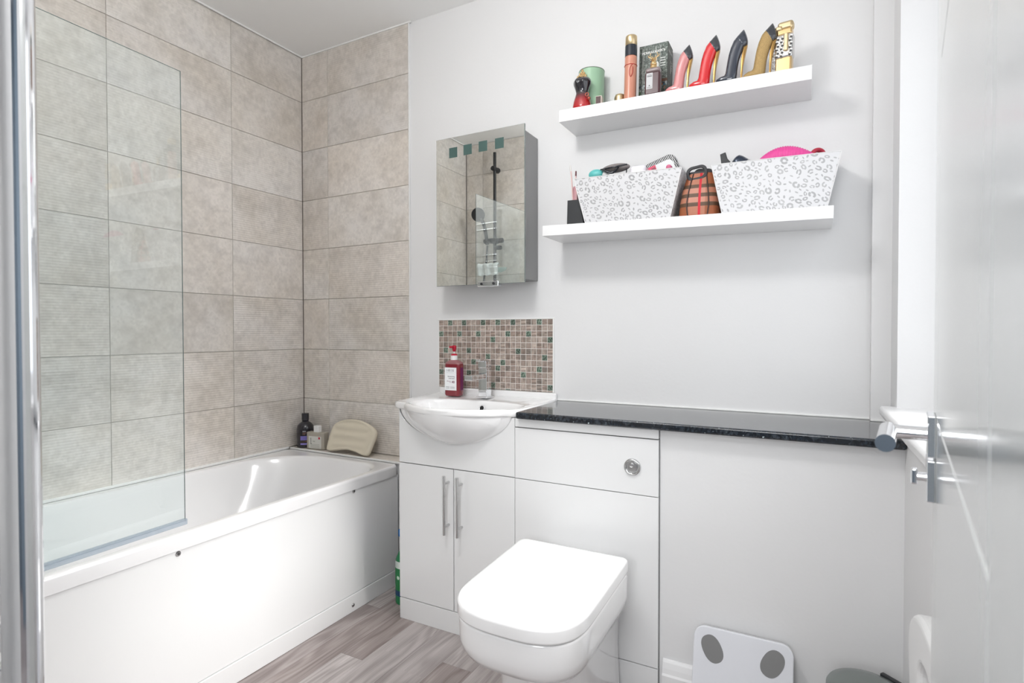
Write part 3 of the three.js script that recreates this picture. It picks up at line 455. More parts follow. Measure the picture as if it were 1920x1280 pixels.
{ // soap bottle
  const t = thing('soap_bottle', 'red pump soap bottle with a white label on the washbasin', 'soap bottle', [0.978, 0.8355, 0.085]);
  const W = 0.074, D = 0.044;
  const ringR = (w, d, y, e = 5) => Array.from({ length: 48 }, (_, i) => { const a = -i / 48 * Math.PI * 2, c = Math.cos(a), s = Math.sin(a), r = Math.pow(Math.pow(Math.abs(c) / (w / 2), e) + Math.pow(Math.abs(s) / (d / 2), e), -1 / e); return V(r * c, y, r * s); });
  const red = PH({ color: lin(0.21, 0.008, 0.02), roughness: 0.12, clearcoat: 0.8, clearcoatRoughness: 0.05 });
  obj('bottle_body', loft([ringR(W * 0.9, D * 0.9, 0.0005), ringR(W, D, 0.006), ringR(W, D, 0.128), ringR(W * 0.98, D * 0.97, 0.132)], { cap0: true, cap1: true }), red, t);
  obj('bottle_shoulder', loft([ringR(W * 0.98, D * 0.97, 0.1322), ringR(W * 0.9, D * 0.92, 0.139), ringR(W * 0.6, D * 0.75, 0.146, 3), ringR(0.026, 0.026, 0.15, 2)], { cap1: true }), PH({ color: lin(0.62, 0.30, 0.32), roughness: 0.1, transmission: 0.6, thickness: 0 }), t);
  obj('collar', cyl(0.0145, 0.0145, 0.018, 0, 0.158, 0, 32), M.white, t);
  const pm = S({ color: lin(0.48, 0.004, 0.03), roughness: 0.3 });
  obj('pump_cap', lathe([[0.014, 0.1675], [0.013, 0.172], [0.006, 0.175], [0.0, 0.175]], 28), pm, t); obj('pump_stem', cyl(0.0035, 0.0035, 0.012, 0, 0.18, 0, 16), M.white, t);
  obj('pump_head', merge([lathe([[0, 0.184], [0.006, 0.184], [0.009, 0.196], [0.0095, 0.206], [0.007, 0.209], [0, 0.209]], 24), rbox(0.010, 0.008, 0.03, 0.003, 0, 0.203, 0.016)]), pm, t);
  const lab = canvasTex(256, 384, (g, w, h) => { g.fillStyle = '#eef0f2'; g.fillRect(0, 0, w, h); g.textAlign = 'left'; g.font = '50px sans-serif'; g.fillStyle = '#9aa0aa'; g.fillText('IN', 28, 66); g.fillStyle = '#1d1f2b'; g.font = 'bold 50px sans-serif'; g.fillText('E', 84, 66); g.font = '50px sans-serif'; g.fillStyle = '#555b69'; g.fillText('O', 122, 66); g.font = 'bold 50px sans-serif'; g.fillStyle = '#1d1f2b'; g.fillText('S', 170, 66); g.fillStyle = '#9aa'; g.fillRect(28, 86, 170, 3); g.font = 'bold 25px sans-serif'; g.fillStyle = '#22242e'; g.textAlign = 'right'; g.fillText('Moisturising', 216, 160); g.fillText('hand wash', 216, 192); g.font = 'bold 17px sans-serif'; g.fillStyle = '#6c1b3c'; g.fillText('Kills germs', 136, 236); g.fillText('fast', 136, 256); g.font = 'bold 58px sans-serif'; g.fillStyle = '#5c1238'; g.fillText('40', 216, 262); g.fillStyle = '#444'; for (let k = 0; k < 2; k++) { g.fillRect(24, 324 + 22 * k, 80, 5); g.fillRect(120, 324 + 22 * k, 96, 5); } }, { wrap: false });
  const lp = new THREE.PlaneGeometry(0.058, 0.094, 12, 1); obj('front_label', extrudeLabel(lp, D / 2, 0.0006), S({ map: lab, roughness: 0.4 }), t, [-0.003, 0.071, 0]);
  obj('side_label', rbox(0.0012, 0.094, 0.02, 0.0004, W / 2 + 0.0004, 0.071, 0.0), S({ color: lin(0.16, 0.012, 0.09), roughness: 0.4 }), t);
}
function extrudeLabel(p, z, off) { const a = p.attributes.position; for (let i = 0; i < a.count; i++) a.setZ(i, z + off); p.computeVertexNormals(); return p; }

// ------------------------------------------------------------------ toilet
{
  const t = thing('toilet', 'white back-to-wall toilet with a closed square-fronted lid', 'toilet', [1.643, 0, 0]);
  const D = (hw, zb, zf, y, zs = 0.69, e = 2.6, f = (z) => 0) => { const pts = []; const push = (x, z) => pts.push(V(x, y + f(z), z)); const r = 0.02, n = 40; // clockwise seen from above
    for (let k = 0; k <= 4; k++) { const a = Math.PI / 2 * k / 4; push(hw - r + r * Math.cos(a), zb + r - r * Math.sin(a)); }
    for (let k = 0; k <= 6; k++) push(mix(hw - r, -hw + r, k / 6) * 0.999, zb);
    for (let k = 0; k <= 4; k++) { const a = Math.PI / 2 * k / 4; push(-hw + r - r * Math.sin(a), zb + r - r * Math.cos(a)); }
    for (let k = 1; k <= 6; k++) push(-hw, mix(zb + r, zs, k / 6));
    for (let k = 1; k < n; k++) { const a = Math.PI * k / n, c = -Math.cos(a), s = Math.sin(a); push(hw * Math.sign(c) * Math.pow(Math.abs(c), 2 / e), zs + (zf - zs) * Math.pow(s, 2 / e)); }
    for (let k = 0; k <= 5; k++) push(hw, mix(zs, zb + r, k / 6)); return pts; };
  const tilt = (z) => (z - 0.885) * -0.04, tilt2 = (z) => (z - 0.885) * -0.02;
  const pan = [D(0.128, 0.338, 0.735, 0, 0.6, 2.4), D(0.125, 0.338, 0.735, 0.06, 0.6, 2.4), D(0.122, 0.338, 0.74, 0.14, 0.6, 2.4), D(0.124, 0.338, 0.755, 0.215, 0.61, 2.4), D(0.131, 0.338, 0.785, 0.246, 0.64, 2.6), D(0.145, 0.35, 0.83, 0.266, 0.68, 2.8), D(0.158, 0.385, 0.856, 0.279, 0.71, 2.9), D(0.168, 0.405, 0.866, 0.296, 0.72, 2.9, tilt2), D(0.1725, 0.415, 0.874, 0.32, 0.72, 2.9, tilt2), D(0.1745, 0.42, 0.877, 0.372, 0.72, 2.9, tilt), D(0.171, 0.422, 0.873, 0.377, 0.72, 2.9, tilt)];
  obj('pan', loft(pan, { cap1: true }), M.ceramic, t);
  obj('seat', loft([D(0.170, 0.43, 0.872, 0.3775, 0.72, 2.9, tilt), D(0.170, 0.43, 0.872, 0.3815, 0.72, 2.9, tilt)], { cap1: true }), M.satin, t);
  obj('lid', loft([[0.172, 0.424, 0.876, 0.382], [0.1755, 0.422, 0.881, 0.3835], [0.1765, 0.42, 0.883, 0.388], [0.1765, 0.42, 0.883, 0.412], [0.1755, 0.4215, 0.882, 0.4165], [0.172, 0.425, 0.8785, 0.4195], [0.165, 0.432, 0.871, 0.4205]].map(([h, zb, zf, y]) => D(h, zb, zf, y, 0.72, 2.9, tilt)), { cap0: true, cap1: true }), M.ceramic, t);
  obj('hinge_block', rspan(-0.10, 0.10, 0.27, 0.372, 0.338, 0.42, 0.008), M.ceramic, t);
}

// ------------------------------------------------------------------ mirror cabinet
{
  const t = thing('mirror_cabinet', 'wall-hung mirror cabinet with four etched squares and grey metal sides', 'mirror cabinet');
  const x0 = 0.924, x1 = 1.3235, y0 = 1.302, y1 = 1.866;
  obj('cabinet_body', rspan(x0, x1, y0, y1, 0.001, 0.121, 0.002), M.alu, t);
  const d = obj('mirror_door', rspan(x0 - 0.002, x1 + 0.006, 1.287, 1.886, 0.1225, 0.1285, 0.001, 1), M.glassEdge, t);
  obj('mirror_face', box(x1 - x0 + 0.005, 0.5965, 0.0006, (x0 + x1) / 2 + 0.002, 1.5865, 0.129), M.mirror, d);
  const sq = box(0.0385, 0.0405, 0.0006, 0, 0, 0); for (const [x, y] of [[1.006, 1.824], [1.075, 1.826], [1.146, 1.828], [1.220, 1.828]]) obj('etched_square', sq, M.etched, d, [x, y, 0.1296]);
  const s = obj('switch_box', rspan(1.12, 1.215, 1.278, 1.2995, 0.10, 0.132, 0.003), M.chrome, t); obj('switch_button', merge([cyl(0.005, 0.005, 0.003, 0, 0, 0, 16).rotateX(Math.PI / 2).translate(1.14, 1.289, 0.133), cyl(0.005, 0.005, 0.003, 0, 0, 0, 16).rotateX(Math.PI / 2).translate(1.195, 1.289, 0.133)]), M.black, s);
}

// ================================================================== SHELVES
const T1 = -0.0214, T2 = -0.0264, y1at = (x) => 1.891 + T1 * (x - 1.485), y2at = (x) => 1.4815 + T2 * (x - 1.43);
{ const a = obj('wall_shelf', rbox(0.797, 0.042, 0.165, 0.0015, 0.797 / 2, -0.021, 0.0825), M.satin, scene, [1.485, y1at(1.485), 0.0005], [0, 0, T1]); tag(a, 'upper white floating shelf carrying the perfume bottles', 'shelf');
  const b = obj('wall_shelf', rbox(0.909, 0.037, 0.186, 0.0015, 0.909 / 2, -0.0185, 0.093), M.satin, scene, [1.43, y2at(1.43), 0.0005], [0, 0, T2]); tag(b, 'lower white floating shelf carrying the two leopard print baskets', 'shelf'); }
const on1 = (name, label, cat, x, z, turn = 0, group) => { const o = thing(name, label, cat, [x, y1at(x) + 0.0008, z], turn, group); o.rotation.set(0, turn, T1, 'ZYX'); return o; };
const on2 = (name, label, cat, x, z, turn = 0, group) => { const o = thing(name, label, cat, [x, y2at(x) + 0.0008, z], turn, group); o.rotation.set(0, turn, T2, 'ZYX'); return o; };

{ // bust-shaped bottle
  const t = on1('perfume_bottle', 'torso-shaped perfume bottle fading from red to black with a gold cap', 'perfume bottle', 1.557, 0.128);
  const prof = [[0.030, 0.022, 0], [0.033, 0.024, 0.004], [0.034, 0.025, 0.012], [0.031, 0.0235, 0.03], [0.026, 0.02, 0.046], [0.0225, 0.0175, 0.058], [0.0225, 0.0175, 0.064], [0.026, 0.0205, 0.076], [0.031, 0.026, 0.088], [0.0325, 0.028, 0.096], [0.031, 0.024, 0.104], [0.027, 0.019, 0.110], [0.016, 0.013, 0.114]];
  const g = loft(prof.map(([a, b, y]) => Array.from({ length: 48 }, (_, i) => { const q = -i / 48 * Math.PI * 2; const ch = y > 0.078 && y < 0.106 && Math.sin(q) > 0 ? 0.006 * Math.exp(-Math.pow((Math.abs(Math.cos(q)) - 0.45) / 0.25, 2)) : 0; return V(a * Math.cos(q), y, (b + ch) * Math.sin(q)); })), { cap0: true, cap1: true });
  const col = [], p = g.attributes.position; for (let i = 0; i < p.count; i++) { const s = sst(0.02, 0.062, p.getY(i)); col.push(mix(0.42, 0.010, s), mix(0.004, 0.009, s), mix(0.008, 0.014, s)); } g.setAttribute('color', new THREE.Float32BufferAttribute(col, 3));
  obj('bottle_body', g, PH({ vertexColors: true, roughness: 0.1, clearcoat: 1, clearcoatRoughness: 0.03 }), t);
  const orn = [lathe([[0, 0.145], [0.004, 0.143], [0.005, 0.138], [0.004, 0.134], [0.008, 0.131], [0.013, 0.122], [0.019, 0.114], [0.02, 0.11], [0, 0.11]], 28)]; for (let k = 0; k < 22; k++) { const a = k * 2.4, y = 0.112 + 0.02 * (k / 22), r = 0.0195 - 0.012 * (k / 22); orn.push(new THREE.SphereGeometry(0.0032, 8, 6).translate(r * Math.cos(a), y, r * Math.sin(a))); }
  obj('stopper', merge(orn), M.gold, t);
  const ring = obj('charm', merge([new THREE.TorusGeometry(0.006, 0.0016, 8, 20).translate(0.026, 0.045, 0.019), new THREE.SphereGeometry(0.006, 12, 10).translate(0.033, 0.031, 0.018)]), S({ color: lin(0.45, 0.12, 0.08), metalness: 0.8, roughness: 0.3 }), t);
}
{ const t = on1('gift_tin', 'pale green cylindrical tin behind the torso-shaped bottle', 'tin', 1.5625, 0.0495);
  const gr = S({ color: lin(0.33, 0.52, 0.36), roughness: 0.4 }); obj('tin_body', cyl(0.0468, 0.0468, 0.163, 0, 0.0818, 0, 56), gr, t); obj('lid', lathe([[0, 0.1665], [0.045, 0.1665], [0.0472, 0.1655], [0.0474, 0.1635], [0.0468, 0.1632]], 56), S({ color: lin(0.12, 0.17, 0.11), roughness: 0.35, metalness: 0.6 }), t); }
{ const t = on1('gift_box', 'tiny dark red box with a pale edge beside the green tin', 'box', 1.628, 0.143, 0.12); obj('box_body', rbox(0.021, 0.029, 0.026, 0.001, 0, 0.0147, 0), S({ color: lin(0.6, 0.53, 0.47), roughness: 0.6 }), t); obj('box_face', rbox(0.017, 0.0255, 0.002, 0.0005, -0.001, 0.014, 0.0127), S({ color: lin(0.055, 0.016, 0.016), roughness: 0.5 }), t); }
{ const t = on1('gold_cap', 'low gold round cap lying beside the peach bottle', 'cap', 1.691, 0.11); obj('cap_body', lathe([[0, 0.0], [0.018, 0.0005], [0.019, 0.003], [0.019, 0.028], [0.016, 0.036], [0.008, 0.04], [0, 0.041]], 36), M.paleGold, t); }
{ const t = on1('perfume_bottle', 'tall peach cylindrical perfume bottle with dark band and pale gold cap', 'perfume bottle', 1.7315, 0.125);
  const peach = PH({ color: lin(0.57, 0.245, 0.165), roughness: 0.3, clearcoat: 0.4 });
  obj('bottle_body', lathe([[0, 0], [0.0195, 0.0005], [0.0205, 0.002], [0.0205, 0.149], [0.0198, 0.152], [0, 0.152]], 40), peach, t);
  obj('neck_band', cyl(0.0205, 0.0205, 0.036, 0, 0.17, 0, 40), S({ color: lin(0.02, 0.025, 0.035), roughness: 0.2 }), t);
  obj('cap', lathe([[0, 0.222], [0.017, 0.222], [0.0192, 0.22], [0.0198, 0.215], [0.0198, 0.188], [0, 0.188]], 40), M.paleGold, t);
  const cord = obj('cord', merge([new THREE.TorusGeometry(0.0209, 0.0012, 8, 40).rotateX(Math.PI / 2).translate(0, 0.121, 0), tube([[0.012, 0.121, 0.0175], [0.005, 0.11, 0.021], [0.002, 0.092, 0.0215], [0.006, 0.078, 0.021], [0.012, 0.09, 0.0185], [0.0125, 0.112, 0.0175]], 0.0011, 30, 8)]), S({ color: lin(0.42, 0.04, 0.03), roughness: 0.6 }), t);
}
{ const t = on1('perfume_box', 'illustrated dark green perfume box with white title lettering', 'box', 1.7985, 0.05);
  const art = canvasTex(256, 512, (g, w, h) => { const q = rng(8); g.fillStyle = '#59635d'; g.fillRect(0, 0, w, h); for (let i = 0; i < 2600; i++) { g.fillStyle = ['#2b3430', '#6f7a72', '#8d9790', '#3a463f', '#b2b9b3', '#77817b', '#262d29'][Math.floor(q() * 7)]; g.globalAlpha = 0.5; g.beginPath(); g.ellipse(q() * w, q() * h, 2 + q() * 9, 1 + q() * 5, q() * 3, 0, 7); g.fill(); } g.globalAlpha = 1; for (let i = 0; i < 14; i++) { g.strokeStyle = ['#2a2d2a', '#9a9f9a', '#555c52'][i % 3]; g.lineWidth = 2 + q() * 4; const x = q() * w; g.beginPath(); g.moveTo(x, 20); g.bezierCurveTo(x + 10, 120, x - 14, 200, x + 6, 330); g.stroke(); }
    g.fillStyle = '#5b3a28'; g.fillRect(170, 315, 86, 26); for (let i = 0; i < 40; i++) { g.fillStyle = ['#8a5a3a', '#3d5b6d', '#97a3a6', '#3e5a34', '#b3b9b6', '#26303c'][Math.floor(q() * 6)]; g.beginPath(); g.ellipse(q() * w, 350 + q() * 150, 5 + q() * 16, 4 + q() * 11, q() * 3, 0, 7); g.fill(); }
    g.fillStyle = '#dfe2df'; g.beginPath(); g.ellipse(150, 140, 11, 16, 0.2, 0, 7); g.fill(); g.beginPath(); g.ellipse(160, 200, 17, 44, 0.12, 0, 7); g.fill(); for (let k = 0; k < 4; k++) g.fillRect(192, 130 + k * 22, 46, 6); g.fillStyle = '#f0f1ee'; g.textAlign = 'center'; g.font = 'bold 27px serif'; g.fillText("PENHALIGON'S", 128, 76); }, { wrap: false });
  const dk = S({ color: lin(0.055, 0.065, 0.055), roughness: 0.6 }); obj('box_body', rbox(0.098, 0.2, 0.07, 0.001, 0, 0.1002, 0), dk, t);
  obj('printed_front', new THREE.PlaneGeometry(0.0965, 0.1985).translate(0, 0.1002, 0.0355), S({ map: art, roughness: 0.5 }), t);
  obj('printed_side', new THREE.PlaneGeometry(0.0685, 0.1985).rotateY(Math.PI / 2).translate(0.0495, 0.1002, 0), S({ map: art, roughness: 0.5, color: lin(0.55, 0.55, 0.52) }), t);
}
{ const t = on1('perfume_bottle', 'plum square glass perfume bottle with a gold stag stopper', 'perfume bottle', 1.814, 0.14);
  const plum = PH({ color: lin(0.06, 0.02, 0.025), roughness: 0.4, clearcoat: 0.15, clearcoatRoughness: 0.2 });
  obj('bottle_body', rbox(0.05, 0.076, 0.03, 0.006, 0, 0.0385, 0, 4), plum, t);
  obj('bottle_shoulder', rbox(0.048, 0.016, 0.028, 0.007, 0, 0.0835, 0, 4), PH({ color: lin(0.22, 0.17, 0.17), roughness: 0.06, clearcoat: 1 }), t);
  obj('collar', cyl(0.0105, 0.0115, 0.009, 0, 0.0955, 0, 28), M.gold, t);
  const st = [lathe([[0, 0.1], [0.009, 0.1], [0.011, 0.106], [0.0075, 0.114], [0.009, 0.120], [0.0065, 0.126], [0, 0.128]], 20), new THREE.ConeGeometry(0.0055, 0.016, 12).rotateX(1.75).translate(0, 0.117, 0.012)];
  for (const s of [-1, 1]) { st.push(tube([[s * 0.004, 0.122, 0], [s * 0.011, 0.128, 0], [s * 0.013, 0.136, 0], [s * 0.01, 0.143, 0]], 0.0014, 12, 6), tube([[s * 0.011, 0.128, 0], [s * 0.017, 0.131, 0], [s * 0.019, 0.137, 0]], 0.0012, 8, 6), tube([[s * 0.006, 0.124, 0], [s * 0.006, 0.133, 0.002]], 0.0012, 6, 6), new THREE.ConeGeometry(0.003, 0.008, 8).rotateZ(-s * 1.2).translate(s * 0.009, 0.119, 0.002)); }
  obj('stag_stopper', merge(st), M.gold, t);
  const lb = canvasTex(128, 256, (g, w, h) => { g.fillStyle = '#c2c3c4'; g.fillRect(0, 0, w, h); g.fillStyle = '#555'; g.fillRect(20, 28, 88, 6); g.fillRect(14, 46, 100, 12); g.fillStyle = '#333'; g.beginPath(); g.moveTo(64, 190); g.lineTo(84, 210); g.lineTo(44, 210); g.fill(); g.font = 'bold 20px serif'; g.textAlign = 'center'; g.fillText('LONDON', 64, 238); }, { wrap: false });
  obj('label', new THREE.PlaneGeometry(0.021, 0.052).translate(-0.009, 0.046, 0.0155), S({ map: lb, roughness: 0.6 }), t);
}
// stiletto-shaped bottles
const sheelPx = (pts) => pts.map(([x, y]) => { const v = 1108 - 0.174 * (x - 505) - y; return [(x - 505) * 0.000164, v < 12 ? 0 : v * 0.000172 + 0.009]; });
const glitterTex = dataTex(256, 256, (u, v, x, y) => { const a = lat[(x * 131 + y * 977) & 65535], k = 120 + a * 135; return [k, k * 0.93, k * 0.78]; }, { rx: 1 / 0.08, ry: 1 / 0.08 });
function stiletto(label, x, z, k, upper, cap, heelMat) {
  const t = on1('stiletto_bottle', label, 'perfume bottle', x, z, 0, undefined);
  const pair = (list) => loft(list.map(([lx, ly, rx, ry, d]) => { const [L, Q] = sheelPx([[lx, ly], [rx, ry]]), cx = (L[0] + Q[0]) / 2, cy = (L[1] + Q[1]) / 2, ax = (Q[0] - L[0]) / 2, ay = (Q[1] - L[1]) / 2; return Array.from({ length: 32 }, (_, i) => { const q = -i / 32 * Math.PI * 2, c = Math.cos(q), sn = Math.sin(q), e = 2.6, r = Math.pow(Math.pow(Math.abs(c), e) + Math.pow(Math.abs(sn), e), -1 / e); return V(cx + ax * c * r, Math.max(0, cy + ay * c * r), d * sn * r); }); }), { cap0: true, cap1: true });
  obj('shoe_body', pair([[505, 1104, 512, 1108, 0.002], [520, 1080, 530, 1106, 0.007], [545, 1058, 575, 1097, 0.011], [600, 1022, 700, 1074, 0.0155], [664, 1000, 880, 1042, 0.0165], [690, 960, 904, 990, 0.0165], [704, 860, 910, 905, 0.0155], [722, 735, 922, 800, 0.015], [742, 620, 938, 710, 0.0155], [775, 495, 965, 620, 0.0165], [825, 370, 992, 545, 0.0175], [886, 294, 1014, 480, 0.0178]]), upper, t);
  obj('heel_counter', pair([[884, 296, 1012, 482, 0.018], [890, 290, 1024, 476, 0.0185], [918, 258, 1078, 440, 0.0182], [948, 222, 1087, 372, 0.016], [976, 188, 1074, 305, 0.012], [996, 165, 1046, 232, 0.0075], [1005, 153, 1012, 165, 0.002]]), cap, t);
  const h = sheelPx([[1080, 440], [1056, 560], [1030, 690], [1010, 820], [996, 1023], [968, 1027], [965, 860], [968, 700], [984, 600], [1010, 478]]);
  obj('heel', toCreasedNormals(extrude(h, 0.012, 0.0012, [], 2).translate(0, 0, -0.006), 0.8), heelMat, t);
  t.scale.setScalar(k); return t;
}
const pinkG = PH({ color: lin(0.60, 0.235, 0.235), roughness: 0.18, clearcoat: 0.8 }), redG = PH({ color: lin(0.62, 0.006, 0.012), roughness: 0.15, clearcoat: 0.9 }), navyG = PH({ color: lin(0.022, 0.03, 0.048), roughness: 0.12, clearcoat: 1 }), charG = PH({ color: lin(0.03, 0.034, 0.042), roughness: 0.2, clearcoat: 0.8 }), goldG = S({ map: glitterTex, color: lin(0.80, 0.63, 0.37), metalness: 0.3, roughness: 0.5, bumpMap: glitterTex, bumpScale: 0.0004 }), heelG = S({ color: lin(0.46, 0.28, 0.10), metalness: 1, roughness: 0.25 });
stiletto('pink stiletto-shaped perfume bottle with black heel counter and gold heel', 1.853, 0.138, 0.92, pinkG, charG, heelG);
stiletto('bright red stiletto-shaped perfume bottle with black heel counter', 1.9285, 0.138, 1, redG, charG, heelG);
stiletto('dark navy stiletto-shaped perfume bottle with a gold heel', 2.0105, 0.138, 0.985, navyG, navyG, heelG);
stiletto('gold glitter stiletto-shaped perfume bottle with black heel counter', 2.0912, 0.138, 0.985, goldG, charG, heelG);
{ const t = on1('perfume_bottle', 'jewelled silver and gold perfume bottle at the end of the upper shelf', 'perfume bottle', 2.2065, 0.128, -0.15); t.scale.setScalar(0.95);
  obj('bottle_base', rbox(0.048, 0.05, 0.034, 0.006, 0, 0.0255, 0), M.gold, t);
  obj('glass_body', rbox(0.053, 0.075, 0.038, 0.008, 0, 0.083, 0, 4), S({ color: lin(0.62, 0.61, 0.6), metalness: 0.9, roughness: 0.22 }), t);
  const studs = [], dark = []; for (let j = 0; j < 6; j++) for (let i = 0; i < 4; i++) { const x = -0.019 + i * 0.0125 + (j % 2) * 0.003; if (i === 2) continue; studs.push(new THREE.SphereGeometry(0.0055, 12, 8).scale(1, 0.8, 0.6).translate(x, 0.056 + j * 0.0108, 0.0195)); dark.push(new THREE.SphereGeometry(0.004, 10, 6).scale(1, 0.5, 0.5).translate(x, 0.0505 + j * 0.0108, 0.0205)); }
  const st = obj('stud', merge(studs), S({ color: lin(0.85, 0.84, 0.82), metalness: 1, roughness: 0.12 }), t); st.userData.kind = 'stuff'; const dk = obj('stone', merge(dark), M.blackGloss, t); dk.userData.kind = 'stuff';
  obj('side_chain', merge(Array.from({ length: 9 }, (_, k) => new THREE.TorusGeometry(0.004, 0.0012, 6, 14).rotateX(k % 2 ? 1.2 : 0.2).translate(-0.0275, 0.012 + k * 0.0095, 0.012))), M.steel, t);
  obj('clasp', rbox(0.012, 0.055, 0.01, 0.003, 0.0075, 0.092, 0.02), M.paleGold, t);
  obj('neck', rbox(0.044, 0.02, 0.03, 0.005, 0, 0.129, 0), M.gold, t);
  obj('cap', merge([rbox(0.046, 0.026, 0.032, 0.009, 0.002, 0.149, 0, 4), rbox(0.02, 0.014, 0.026, 0.005, -0.016, 0.141, 0.006)]), M.paleGold, t);
  obj('cap_tip', extrude([[-0.024, 0.150], [-0.035, 0.128], [-0.030, 0.124], [-0.022, 0.138]], 0.02, 0.003).translate(0, 0, -0.008), M.blackGloss, t);
}

// ------------------------------------------------------------------ lower shelf
const leopard = canvasTex(1024, 512, (g, w, h) => {
  const q = rng(41); g.fillStyle = '#d3d3d5'; g.fillRect(0, 0, w, h);
  const placed = []; let tries = 0; while (placed.length < 330 && tries++ < 9000) { const x = q() * w, y = q() * h, r = 11 + q() * 14; if (placed.some(p => { const dx = Math.min(Math.abs(p[0] - x), w - Math.abs(p[0] - x)), dy = Math.min(Math.abs(p[1] - y), h - Math.abs(p[1] - y)); return Math.hypot(dx, dy) < (p[2] + r) * 1.0; })) continue; placed.push([x, y, r]); }
  for (const [x, y, r] of placed) for (const ox of [-w, 0, w]) for (const oy of [-h, 0, h]) { if (x + ox < -30 || x + ox > w + 30 || y + oy < -30 || y + oy > h + 30) continue; const s = rng(Math.floor(x * 91 + y)); g.save(); g.translate(x + ox, y + oy); g.rotate(s() * 6.28); g.scale(1, 0.6 + s() * 0.35); const c = 158 + Math.floor(s() * 18); g.strokeStyle = g.fillStyle = `rgb(${c},${c},${c + 2})`; if (r < 15) { g.beginPath(); g.ellipse(0, 0, r * 0.8, r * 0.5, 0, 0, 7); g.fill(); } else { g.lineWidth = r * 0.62; g.lineCap = 'round'; const a0 = s() * 1.2; g.beginPath(); g.arc(0, 0, r * 0.72, a0, a0 + 2.1 + s() * 1.4); g.stroke(); g.beginPath(); g.arc(0, 0, r * 0.74, a0 + 4.1, a0 + 4.9 + s() * 0.8); g.stroke(); } g.restore(); }
}, { rx: 1 / 0.44, ry: 1 / 0.22 });
const leoM = PH({ map: leopard, roughness: 0.42, clearcoat: 0.35, clearcoatRoughness: 0.25, side: THREE.DoubleSide });
function basket(label, x0, x1, X0, X1, h) { // bottom x0..x1, top X0..X1
  const cx = (x0 + x1) / 2, t = on2('storage_basket', label, 'basket', cx, 0.0);
  const q = (a0, a1, z0, z1, y) => [V(a0 - cx, y, z1), V(a1 - cx, y, z1), V(a1 - cx, y, z0), V(a0 - cx, y, z0)], r = 0.003;
  obj('basket_wall', toCreasedNormals(loft([q(x0, x1, 0.03, 0.142, 0.0005), q(X0, X1, 0.012, 0.155, h), q(X0 + r, X1 - r, 0.012 + r, 0.155 - r, h), q(x0 + r, x1 - r, 0.03 + r, 0.142 - r, 0.005)], { cap0: true, cap1: true }), 0.5), leoM, t);
  const cord = []; for (const sx of [[x0, X0], [x1, X1]]) cord.push(tube([[sx[0] - cx, 0.004, 0.142], [(sx[0] + sx[1]) / 2 - cx, h / 2, 0.1485], [sx[1] - cx, h - 0.001, 0.155]], 0.0016, 12, 6)); cord.push(tube([[X0 - cx, h, 0.155], [(X0 + X1) / 2 - cx, h, 0.155], [X1 - cx, h, 0.155]], 0.0014, 16, 6));
  obj('edge_piping', merge(cord), S({ color: lin(0.75, 0.75, 0.75), roughness: 0.5 }), t);
  return t;
}
basket('leopard print silver and white basket next to the black brush cup', 1.577, 1.871, 1.534, 1.907, 0.163);
basket('leopard print silver and white basket holding the pink ruched pouch', 2.034, 2.323, 1.999, 2.353, 0.159);
{ // checked pouch with black handles
  const t = on2('checked_bag', 'tan checked pouch bag with black handles between the two baskets', 'bag', 1.957, 0.085);
  const check = canvasTex(256, 256, (g, w, h) => { g.fillStyle = '#9a5633'; g.fillRect(0, 0, w, h); const q = rng(4); for (let i = 0; i < 500; i++) { g.fillStyle = q() < .5 ? '#b06a40' : '#98552f'; g.globalAlpha = 0.25; g.fillRect(q() * w, q() * h, 2, 10); } g.globalAlpha = 1; g.fillStyle = 'rgba(214,160,148,0.42)'; g.fillRect(0, 96, w, 84); g.fillRect(60, 0, 110, h); g.fillStyle = 'rgba(60,50,35,0.72)'; for (const y of [80, 128, 176]) g.fillRect(0, y, w, 20); g.fillStyle = '#c8152a'; g.fillRect(128, 0, 15, h); }, { wrap: true, rx: 1 / 0.13, ry: 1 / 0.16 });
  const cm = S({ map: check, roughness: 0.55, side: THREE.DoubleSide });
  const ringB = (hw, d, y, k = 0) => Array.from({ length: 40 }, (_, i) => { const a = -i / 40 * Math.PI * 2, c = Math.cos(a), s = Math.sin(a), e = 4; const r = Math.pow(Math.pow(Math.abs(c) / hw, e) + Math.pow(Math.abs(s) / d, e), -1 / e); return V(r * c + k, y, r * s); });
  const g = loft([ringB(0.056, 0.043, 0.001), ringB(0.064, 0.05, 0.01), ringB(0.062, 0.05, 0.05), ringB(0.056, 0.045, 0.09), ringB(0.048, 0.034, 0.125), ringB(0.040, 0.022, 0.152)], { cap0: true, cap1: true });
  { const uv = g.attributes.uv, p = g.attributes.position; for (let i = 0; i < uv.count; i++) { uv.setXY(i, p.getX(i) + (p.getZ(i) < 0 ? 0.3 : 0) + 0.064, p.getY(i)); } }
  obj('bag_body', g, cm, t);
  const bl = S({ color: lin(0.02, 0.02, 0.024), roughness: 0.5 });
  obj('piping', merge([-1, 1].map(s => tube([[s * 0.030, 0.004, 0.05], [s * 0.034, 0.04, 0.052], [s * 0.031, 0.08, 0.048], [s * 0.025, 0.12, 0.037], [s * 0.02, 0.15, 0.024]], 0.0019, 24, 8))), S({ color: lin(0.05, 0.03, 0.025), roughness: 0.5 }), t);
  obj('top_band', loft([ringB(0.0415, 0.0235, 0.142), ringB(0.0405, 0.0225, 0.156), ringB(0.037, 0.019, 0.156)], {}), bl, t);
  const hd = extrude(rrect(0.066, 0.05, 0.02), 0.006, 0.0015, [rrect(0.048, 0.032, 0.0145, new THREE.Path())]);
  obj('handle', hd, bl, t, [-0.010, 0.150, 0.022], [-0.2, 0, 0.16]); obj('handle', hd, bl, t, [0.004, 0.150, -0.024], [0.12, 0, -0.1]);
}
